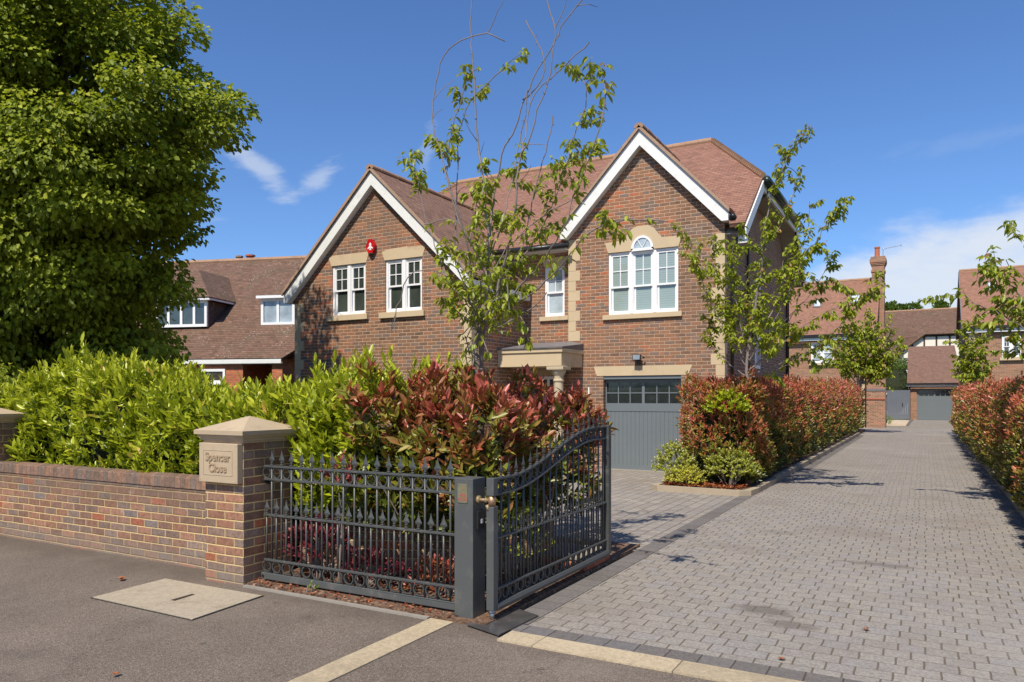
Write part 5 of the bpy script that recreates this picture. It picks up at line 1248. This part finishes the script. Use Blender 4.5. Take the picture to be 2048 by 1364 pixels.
# leaf litter in the bed
n = 900; P = np.stack([rng.uniform(-3.95, -2.6, n), rng.uniform(12.42, 12.95, n), rng.uniform(.10, .125, n)], 1)
P = P[(P[:, 0] < -2.66) | (P[:, 1] > 12.5)]
o = leaves('leaf_litter', P, unit(len(P)) * [1, 1, .35], unit(len(P)) * .4 + [0, 0, 1], .06, 'leaf_fall', None, asp=.45); tag(o, 'layer of red-brown fallen leaves in the planted bed', 'leaf litter', kind='stuff')
n = 700; P = np.stack([rng.uniform(-5.0, -2.95, n), rng.uniform(4.42, 5.0, n), rng.uniform(.032, .045, n)], 1)
o = leaves('leaf_litter', P, unit(n) * [1, 1, .35], unit(n) * .4 + [0, 0, 1], .035, 'leaf_fall', None, asp=.45); tag(o, 'bark chips and dead leaves on the soil under the railing', 'leaf litter', kind='stuff')

# ------------------------------------------------------------------ trees
def hang_leaves(P, n_each, ls, out, droopy=.8):
    """bunches of drooping leaves at points P"""
    P = np.repeat(P, n_each, 0); n = len(P)
    o = unit(n); o[:, 2] = np.abs(o[:, 2]) * .3
    T = o * (1 - droopy * .35) + np.array([0, 0, -droopy]) * rng.uniform(.4, 1.3, n)[:, None] + np.repeat(out, n_each, 0) * .3
    Nn = o + np.array([0, 0, .8])
    return P + o * .015 + rng.normal(size=(n, 3)) * .012, T, Nn, ls * rng.uniform(.6, 1.2, n)

def smooth_path(pts, step=.08):
    P = [Vector(p) for p in pts]; out = []
    for i in range(len(P) - 1):
        p0, p1, p2, p3 = P[max(i - 1, 0)], P[i], P[i + 1], P[min(i + 2, len(P) - 1)]
        n = max(1, int((p2 - p1).length / step))
        for k_ in range(n):
            s_ = k_ / n
            out.append(.5 * ((2 * p1) + (-p0 + p2) * s_ + (2 * p0 - 5 * p1 + 4 * p2 - p3) * s_ * s_ + (-p0 + 3 * p1 - 3 * p2 + p3) * s_ ** 3))
    out.append(P[-1]); return out

def young_tree(name, label, base, Y0, stems, ls, r0, twig=(.25, .5), dens=1.0, trunk_to=None, leafmat_='leaf_cherry', group=None, spurs=True, rbias=0.0, trunk_r=.055):
    """stems: (list of (u, v, dy), radius scale, leafy from, leafy to, leaf density). Fractions run along the stem"""
    t = thing(name, label, 'tree', (base[0], base[1], 0), 0, group)
    mb = MB(); LP, LO = [], []
    if trunk_to: mb.tube([base] + trunk_to, [trunk_r * 1.2] + [trunk_r * (1 - .12 * i) for i in range(len(trunk_to))], 10)
    tb = mb.build('trunk', 'bark', t, smooth=True) if trunk_to else None
    mb = MB()
    for (pts, rs, f0, f1, dn) in stems:
        W_ = smooth_path([PY(u, v, Y0 + dy) for u, v, dy in pts], .07)
        W_ = [p + Vector(rng.normal(size=3) * .006) for p in W_]
        n = len(W_); rad = [max(.0052, r0 * rs * (1 - .85 * i / n)) for i in range(n)]
        mb.tube(W_, rad, 7, cap=False)
        for i in range(2, n):
            f = i / n; p = W_[i]; d_ = (W_[i] - W_[i - 1]).normalized()
            if spurs and rng.random() < .3:
                q = Vector(rng.normal(size=3)); q = (q - d_ * q.dot(d_) * .6).normalized(); mb.tube([p, p + q * rng.uniform(.015, .035)], [.004, .002], 4, cap=False)
            lea = f0 <= f <= f1
            if lea and rng.random() < .55 * dn: LP.append(tuple(p)); LO.append(tuple(d_))
            if rng.random() < (.11 * dens if lea else .045 * dens) and i > 4:
                q = Vector(rng.normal(size=3)); q = (q - d_ * q.dot(d_)).normalized() * .75 + d_ * .7 + Vector((0, 0, .15)); L = rng.uniform(*twig)
                tp = [p]
                for s_ in range(5): q = (q + Vector(rng.normal(size=3)) * .18 + Vector((0, 0, -.04))).normalized(); tp.append(tp[-1] + q * L / 5)
                mb.tube(tp, [rad[i] * .5 + .002, .004, .0035, .003, .0025, .002], 5, cap=False)
                if lea:
                    for s_ in tp[1:]:
                        for _ in range(2): LP.append(tuple(s_ + Vector(rng.normal(size=3)) * .02)); LO.append(tuple(q))
    mb.build('branches_or_core', 'twig', t, smooth=True)
    P = np.array(LP); O = np.array(LO)
    a, b, c_, d_ = hang_leaves(P, 3, ls, O)
    rn = .2 + .6 * rng.random(len(a)) + rbias; tipr = rng.random(len(a)) < .03; rn = np.clip(rn, 0, .93); rn[tipr] = 1
    leaves('foliage', a, b, c_, d_, leafmat_, t, asp=.5, rnd=rn, fold=.22, droop=.3)
    return t

cherry = [
 ([(958, 690, 0), (965, 640, 0), (975, 560, 0), (975, 470, 0), (968, 400, 0), (958, 300, .1), (950, 220, .1), (946, 127, .1), (941, 60, .1), (945, 0, .1), (950, -60, .1)], .72, .12, .45, .6),
 ([(950, 600, 0), (930, 470, -.2), (905, 390, -.3), (885, 315, -.3), (871, 268, -.3), (864, 220, -.3), (871, 166, -.3), (880, 127, -.3), (898, 98, -.3), (922, 80, -.3), (946, 71, -.2), (971, 67, -.2), (990, 73, -.2), (1010, 84, -.1)], .42, .1, .33, .7),
 ([(955, 640, 0), (935, 580, .2), (915, 500, .3), (912, 420, .3), (916, 333, .3), (917, 268, .3), (932, 220, .3), (949, 193, .3), (971, 171, .3), (990, 150, .3), (1005, 140, .3)], .45, .60, 1.0, .9),
 ([(930, 470, .1), (905, 400, .1), (895, 330, .1), (905, 250, .1), (925, 190, .1), (935, 150, .1), (955, 140, .1)], .3, .2, 1.0, .9),
 ([(970, 600, 0), (978, 500, .3), (985, 420, .4), (999, 333, .4), (1010, 293, .4), (1032, 254, .4), (1047, 205, .4), (1066, 159, .4), (1088, 120, .4), (1110, 85, .4), (1122, 54, .4), (1142, 27, .4), (1164, 0, .4), (1185, -30, .4)], .6, .08, .3, .6),
 ([(985, 610, 0), (1010, 520, 0), (1030, 420, -.2), (1037, 333, -.2), (1042, 305, -.2), (1066, 268, -.2), (1073, 220, -.2), (1088, 190, -.2), (1100, 146, -.2), (1105, 105, -.2), (1111, 73, -.2), (1100, 24, -.2), (1088, -10, -.2)], .55, .1, .35, .6),
 ([(1047, 200, .4), (1075, 175, .3), (1090, 140, .3), (1083, 98, .3), (1068, 76, .3), (1056, 54, .3), (1051, 40, .3)], .25, .9, .91, 0),
 ([(1042, 305, -.2), (1055, 250, 0), (1060, 210, 0), (1085, 170, 0), (1115, 145, 0), (1150, 110, 0), (1180, 85, 0)], .25, .9, .91, 0),
 ([(1000, 620, 0), (1050, 560, 0), (1100, 500, -.3), (1130, 449, -.4), (1147, 393, -.4), (1166, 340, -.4), (1173, 327, -.4), (1190, 288, -.4), (1205, 234, -.4), (1210, 186, -.4), (1225, 168, -.4)], .42, .15, 1.0, .7),
 ([(985, 630, 0), (1020, 560, .4), (1075, 470, .5), (1110, 400, .5), (1137, 315, .5), (1142, 288, .5), (1156, 254, .5), (1171, 212, .5), (1173, 171, .5), (1160, 155, .5)], .42, .15, 1.0, .75),
 ([(971, 580, 0), (1003, 510, .1), (1040, 470, .1), (1090, 430, .2), (1142, 400, .2), (1170, 410, .2)], .32, .1, .75, .8),
 ([(985, 640, 0), (1060, 590, -.3), (1110, 545, -.5), (1150, 495, -.7), (1180, 465, -.8), (1220, 447, -.9), (1270, 438, -1.0), (1335, 442, -1.0)], .4, .45, 1.0, 1.0),
 ([(980, 660, 0), (1030, 640, -.1), (1070, 610, -.2), (1095, 585, -.2)], .3, .2, .8, .5),
 ([(955, 610, 0), (900, 560, .2), (865, 480, .3), (845, 410, .3), (832, 340, .3), (822, 310, .3)], .3, .25, 1.0, .7),
 ([(905, 560, 0), (870, 542, -.1), (830, 545, -.2), (808, 570, -.2), (800, 600, -.2), (790, 630, -.2), (790, 662, -.2)], .22, .0, .1, .1),
 ([(960, 650, 0), (930, 600, -.3), (900, 570, -.4), (885, 545, -.4), (880, 520, -.4)], .25, .1, 1.0, 1.0),
 ([(975, 520, 0), (1000, 460, -.2), (1020, 380, -.1), (1035, 300, .1), (1050, 230, .1), (1055, 180, .1)], .3, .05, .6, .5),
 ([(975, 560, 0), (940, 480, -.3), (910, 440, -.4), (880, 440, -.4), (850, 450, -.4)], .25, .2, 1.0, .8),
 ([(960, 640, 0), (990, 590, -.4), (1010, 560, -.5), (1020, 620, -.5)], .22, .2, 1.0, 1.1),
 ([(965, 620, 0), (945, 560, .4), (955, 500, .4), (950, 430, .4), (960, 370, .4)], .28, .1, .9, .7),
 ([(1000, 560, 0), (1040, 500, .2), (1060, 420, .3), (1080, 340, .3), (1100, 270, .3), (1105, 230, .3)], .26, .1, .55, .5),
 ([(960, 720, -.1), (940, 705, -.1), (932, 680, -.1), (942, 655, -.1), (950, 640, -.1)], .12, .0, 1.0, 3.0),
 ([(965, 740, -.12), (938, 735, -.12), (930, 710, -.12), (940, 690, -.12)], .12, .0, 1.0, 3.0),
]
for (a, b, c_) in ((905, 610, -.3), (890, 560, .3), (925, 560, -.4), (1000, 640, -.35), (1035, 655, .2), (1030, 590, -.4), (995, 560, .4), (940, 530, .2), (1015, 530, .4), (1040, 625, .3), (900, 600, .1), (960, 560, -.5), (985, 600, -.5), (910, 520, -.1)):
    cherry.append(([(965, 650, 0), ((965 + a) / 2, (650 + b) / 2 + 12, c_ / 2), (a, b, c_)], .22, .15, 1.0, 2.2))
for (a, b, c_) in ((930, 700, -.14), (945, 725, -.14), (925, 670, -.1), (940, 745, -.14), (975, 700, -.16), (950, 690, -.18)):
    cherry.append(([(957, b - 25, -.05), ((957 + a) / 2, b - 22, c_), (a, b, c_)], .1, .1, 1.0, 3.2))
b0 = PY(957, 730, 6.0)
young_tree('cherry_tree', 'tall sparse tree with bare upright twigs growing out of the red bush', (b0.x, 6.0, 0), 6.0, cherry, .08, .024, (.13, .36), 2.3,
           [(b0.x, 6.0, 1.0), tuple(PY(957, 720, 6.0)), tuple(PY(962, 660, 6.0)), tuple(PY(970, 610, 6.0))])
yA = [
 ([(1497, 762, 0), (1493, 725, 0), (1514, 588, 0), (1522, 546, 0), (1524, 502, 0), (1530, 450, 0), (1537, 427, 0), (1544, 383, 0), (1553, 357, 0), (1568, 333, 0), (1577, 308, 0), (1590, 293, 0), (1616, 273, 0)], .9, .15, 1, .8),
 ([(1524, 502, 0), (1555, 458, .2), (1568, 436, .2), (1585, 392, .2), (1600, 365, .2), (1590, 344, .2), (1572, 333, .2)], .4, .1, 1, .9),
 ([(1505, 680, 0), (1560, 600, .3), (1590, 540, .4), (1608, 482, .4), (1616, 458, .4), (1619, 403, .4)], .5, .1, 1, 1.0),
 ([(1500, 720, 0), (1550, 640, -.3), (1590, 560, -.4), (1608, 509, -.4), (1634, 480, -.4), (1649, 454, -.4), (1678, 423, -.4)], .5, .1, 1, 1.0),
 ([(1495, 740, 0), (1450, 660, -.2), (1415, 590, -.4), (1395, 530, -.5), (1378, 480, -.5)], .4, .15, 1, 1.3),
 ([(1495, 740, 0), (1460, 640, .1), (1445, 570, .1), (1425, 530, .1), (1425, 493, .1)], .4, .2, 1, 1.1),
 ([(1498, 720, 0), (1475, 620, -.1), (1470, 560, -.1), (1465, 500, -.1), (1480, 470, -.1)], .4, .2, 1, 1.1),
 ([(1500, 740, 0), (1560, 690, -.2), (1610, 650, -.3), (1660, 620, -.4), (1700, 600, -.5)], .4, .2, 1, 1.1),
 ([(1500, 750, 0), (1580, 720, -.1), (1640, 690, -.2), (1690, 640, -.3), (1735, 590, -.4), (1772, 572, -.4)], .4, .25, 1, 1.0),
 ([(1500, 740, 0), (1540, 700, .3), (1580, 640, .3), (1600, 580, .3), (1600, 520, .3)], .4, .15, 1, 1.1),
 ([(1500, 700, 0), (1530, 620, -.4), (1560, 560, -.5), (1570, 500, -.5)], .3, .1, 1, 1.1),
 ([(1497, 755, 0), (1450, 720, .1), (1425, 680, .1), (1420, 640, .1)], .3, .2, 1, 1.0),
 ([(1500, 755, 0), (1550, 740, .1), (1600, 720, .1), (1640, 720, .1), (1670, 700, .1)], .3, .2, 1, 1.0),
 ([(1490, 700, 0), (1500, 640, .2), (1490, 590, .2), (1500, 540, .2)], .3, .1, 1, 1.2),
 ([(1600, 560, .2), (1640, 570, 0), (1665, 555, 0), (1680, 570, 0)], .15, .3, 1, .8),
 ([(1560, 650, .2), (1610, 600, .2), (1640, 560, .2), (1660, 520, .2)], .2, .2, 1, .9),
]
b1 = PY(1497, 762, 13.2)
young_tree('young_cherry_tree', 'leafy young tree rising from the red hedge at the right corner of the brick house', (b1.x, 13.2, .08), 13.2, yA, .10, .032, (.18, .42), 4.4,
           [(b1.x, 13.2, 1.2), tuple(b1)], group='young trees planted along the drive')
yB = [([(1716, 780, 0), (1730, 740, 0), (1740, 690, 0), (1752, 660, 0), (1758, 645, 0)], .8, .15, 1, 1.8)]
for (a, b, c_) in ((1660, 680, .5), (1690, 650, 0), (1712, 655, -.5), (1780, 680, .4), (1800, 690, 0), (1700, 710, .3), (1770, 660, -.4), (1800, 705, -.3), (1670, 720, -.3), (1735, 650, .5), (1752, 700, .3), (1716, 700, -.4), (1768, 715, .2)):
    yB.append(([(1716, 770, 0), ((1716 + a) / 2 + 5, (770 + b) / 2 + 15, c_ / 2), (a, b, c_)], .45, .25, 1, 2.6))
b2 = Vector((-2.95, 36.5, 0))
young_tree('young_cherry_tree', 'bushy young tree at the far end of the left red hedge, before the far chimney', (b2.x, 36.5, .08), 36.5, yB, .19, .06, (.4, .9), 3.4,
           [(b2.x, 36.5, 1.4), tuple(PY(1716, 770, 36.5))], group='young trees planted along the drive')
yD = [([(1943, 790, 0), (1945, 740, 0), (1946, 690, 0), (1952, 640, 0)], .8, .15, 1, 1.8)]
for (a, b, c_) in ((1918, 680, .5), (1925, 720, 0), (1965, 690, -.5), (1975, 720, .4), (1930, 655, 0), (1975, 745, .3), (1920, 750, -.4), (1955, 680, -.3), (1960, 740, -.3), (1935, 735, .5)):
    yD.append(([(1944, 775, 0), ((1944 + a) / 2, (775 + b) / 2 + 5, c_ / 2), (a, b, c_)], .4, .2, 1, 2.4))
b3 = PY(1943, 800, 36.0)
young_tree('young_cherry_tree', 'slim young tree rising behind the right red hedge, before the far right house', (b3.x, 36.0, .08), 36.0, yD, .17, .055, (.4, .8), 3.0,
           [(b3.x, 36.0, 1.3), tuple(PY(1944, 775, 36.0))], group='young trees planted along the drive')
yC = [
 ([(2110, 780, 0), (2100, 700, 0), (2095, 600, 0), (2085, 500, 0), (2080, 400, 0), (2085, 300, 0)], .9, .2, 1, 1.0),
 ([(2100, 700, 0), (2060, 620, -.1), (2020, 570, -.2), (1980, 545, -.3), (1955, 560, -.3), (1962, 530, -.3)], .5, .15, 1, 1.3),
 ([(2095, 640, 0), (2050, 560, 0), (2020, 530, -.1), (2012, 520, -.2)], .35, .2, 1, 1.1),
 ([(2095, 580, 0), (2060, 500, .1), (2030, 465, .1), (2012, 448, .1)], .35, .3, 1, 1.2),
 ([(2100, 700, 0), (2050, 680, .1), (2020, 640, .1), (1980, 620, .1), (1940, 600, .1), (1925, 580, .1)], .4, .2, 1, 1.3),
 ([(2105, 720, 0), (2070, 690, -.2), (2040, 650, -.3), (2010, 640, -.4), (1990, 620, -.4)], .4, .2, 1, 1.4),
 ([(2105, 740, 0), (2070, 720, .2), (2040, 690, .2), (2020, 665, .2)], .35, .2, 1, 1.3),
 ([(2100, 700, 0), (2070, 640, .3), (2040, 600, .4), (2010, 580, .4), (1990, 570, .4)], .35, .2, 1, 1.3),
 ([(2095, 640, 0), (2120, 560, .3), (2150, 500, .4), (2170, 440, .4)], .35, .2, 1, 1.2),
 ([(2100, 720, 0), (2150, 660, .3), (2190, 600, .4)], .35, .2, 1, 1.2),
]
b4 = PY(2110, 785, 12.3)
young_tree('young_cherry_tree', 'leafy young tree reaching in over the right red hedge at the picture edge', (b4.x, 12.3, .08), 12.3, yC, .115, .035, (.25, .55), 3.0,
           [(b4.x, 12.3, 1.2), tuple(PY(2108, 760, 12.3))], group='young trees planted along the drive', rbias=-.12)

# the big tree
def big_tree():
    t = thing('sycamore_tree', 'huge dense green broadleaf tree filling the left side above the hedge', 'tree', (-13.8, 7.5, 0))
    m = MB(); m.tube([(-13.8, 7.5, 0), (-13.75, 7.5, 2), (-13.6, 7.4, 4), (-13.6, 7.3, 6), (-13.5, 7.3, 8.5)], [.42, .34, .28, .2, .1], 12); m.build('trunk', 'darkbark', t, smooth=True)
    cl = []
    c0 = np.array([-13.6, 7.3, 6.2]); rr = np.array([5.0, 2.9, 4.3])
    PV = [-400, 0, 60, 100, 150, 210, 270, 330, 400, 450, 500, 560, 620, 680, 760]; PU = [300, 350, 385, 350, 425, 490, 470, 420, 415, 385, 350, 385, 322, 320, 320]
    def proj(p): cz = -p[0] * st + p[1] * ct; return CX + F * (p[0] * ct + p[1] * st) / cz, HY - F * (p[2] - EYE) / cz, cz
    k = 0
    while k < 430:
        u_ = unit(1)[0]
        if u_[1] > .55 or u_[2] < -.93: continue
        p = c0 + u_ * rr * rng.uniform(.62, .97)
        if p[2] < 2.0 or p[0] < -20.5: continue
        r_ = rng.uniform(.32, .72); q = proj(p)
        if q[0] + r_ * 1.15 * F / q[2] > np.interp(q[1], PV, PU): continue
        cl.append((p, r_)); k += 1
    for _ in range(46): cl.append((np.array([rng.uniform(-17.5, -11.2), rng.uniform(5.2, 8.5), rng.uniform(1.75, 2.9)]), rng.uniform(.4, .65)))
    for (a, b, Y) in ((345, 20, 7.9), (372, 62, 7.8), (330, 100, 8), (360, 140, 8.2), (400, 165, 8), (440, 190, 8), (470, 215, 7.8), (455, 262, 7.8), (420, 250, 8.2), (430, 215, 8.6), (390, 290, 8), (395, 345, 7.8), (370, 390, 8),
                      (385, 405, 7.7), (350, 440, 8), (372, 462, 8), (330, 480, 8.2), (330, 520, 8), (345, 560, 8.1), (355, 585, 8), (296, 620, 8.2), (285, 650, 8), (315, 700, 8), (290, 700, 8.2), (250, 690, 8), (200, 700, 8), (150, 690, 8), (100, 690, 8),
                      (60, 690, 8), (340, 320, 8.5), (320, 240, 8.6), (310, 570, 7.8), (270, 600, 7.8), (230, 650, 7.8), (20, 650, 8), (340, 720, 8.3), (300, 735, 8.2)):
        p = PY(a - 16, b, Y - .4); cl.append((np.array(p), .42))
    Pn, Tn, Nn, Rn, Sn = [], [], [], [], []
    mb = MB()
    for c_, r in cl:
        n = int(820 * (r / .7) ** 1.6); tone = rng.normal() * .09
        u_ = unit(n); rad = rng.uniform(.35, 1.0, n) ** .6
        lump = 1 + .2 * np.sin(u_[:, 0] * 6 + c_[0] * 3) * np.sin(u_[:, 2] * 5 + c_[1] * 2) + .12 * np.sin(u_[:, 1] * 13 + u_[:, 0] * 11)
        P = c_ + u_ * (rad * lump * r)[:, None] * [1.2, 1.0, .5]
        P[:, 2] -= .25 * ((P[:, 0] - c_[0]) ** 2 + (P[:, 1] - c_[1]) ** 2)          # sprays droop at their ends
        outw = (c_ - c0) / np.linalg.norm(c_ - c0)
        T = outw * .6 + u_ * .6 + [0, 0, -.45] + rng.normal(size=(n, 3)) * .35
        N_ = np.array([0, -.25, .9]) + outw * .35 + u_ * .35 + rng.normal(size=(n, 3)) * .5
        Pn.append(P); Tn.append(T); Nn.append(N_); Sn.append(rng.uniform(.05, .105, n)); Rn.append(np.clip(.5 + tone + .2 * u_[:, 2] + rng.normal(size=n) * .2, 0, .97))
        st_ = c0 + np.array([.2, 0, -1.5]) + np.array([0, 0, 1]) * max(-1, min(4, (c_[2] - c0[2]) * .6)); mid = (st_ + c_) / 2 + [0, 0, .3]
        mb.tube([st_, mid, c_ + [0, 0, -.1]], [.06, .035, .012], 5, cap=False)
    mb.build('branches_or_core', 'darkbark', t)
    # inner crown leaves
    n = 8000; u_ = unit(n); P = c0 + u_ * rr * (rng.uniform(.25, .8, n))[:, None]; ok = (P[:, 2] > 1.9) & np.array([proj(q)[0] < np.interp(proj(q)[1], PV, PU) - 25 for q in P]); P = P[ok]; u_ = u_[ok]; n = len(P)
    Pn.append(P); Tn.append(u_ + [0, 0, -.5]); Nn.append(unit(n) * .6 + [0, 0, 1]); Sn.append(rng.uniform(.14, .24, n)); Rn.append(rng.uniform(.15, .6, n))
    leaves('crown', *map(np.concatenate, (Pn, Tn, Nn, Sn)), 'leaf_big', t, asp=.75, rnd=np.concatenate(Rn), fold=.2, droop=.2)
big_tree()

# dark shrubs under the big tree and treetops behind the far roofs
blob('evergreen_shrub', 'dark shrub in shade under the big tree at the left edge', 'shrub', (-13.2, 7.2, 1.0), (2.0, .8, 1.1), 2600, .11, 'leaf_far', rlo=0, rhi=.4)
blob('evergreen_shrub', 'dark shrub below the big tree, against the neighbouring house', 'shrub', (-16.0, 10.5, 1.1), (2.2, 1.2, 1.3), 2600, .13, 'leaf_far', rlo=0, rhi=.4)
def far_tree(label, c, r, n):
    t = thing('distant_tree', label, 'tree', (c[0], c[1], 0), 0, 'treetops behind the far roofs')
    Pn, Un = [], []
    for i in range(16):
        u_ = unit(1)[0]; cc = np.array(c) + u_ * np.array(r) * .7; q = unit(n // 16); Pn.append(cc + q * np.array(r) * .38 * rng.uniform(.6, 1, len(q))[:, None]); Un.append(q)
    P, U = np.concatenate(Pn), np.concatenate(Un)
    leaves('crown', P, U + unit(len(P)) * .5, U * .4 + [0, 0, 1], .3 * rng.uniform(.7, 1.3, len(P)), 'leaf_far', t, asp=.8)
    m = MB(); m.tube([(c[0], c[1], 0), (c[0], c[1], c[2])], [.3, .12], 8); m.build('trunk', 'darkbark', t)
far_tree('green treetop above the mossy roof, next to the far chimney', (-2.1, 88, 9.9), (2.4, 2.2, 2.0), 5200)
far_tree('green treetop peeping over the middle of the mossy roof', (1.3, 88, 9.6), (1.3, 1.5, 1.7), 3000)
far_tree('green treetop beside the gable edge of the far right house', (4.1, 88, 10.4), (1.6, 1.6, 1.7), 3000)
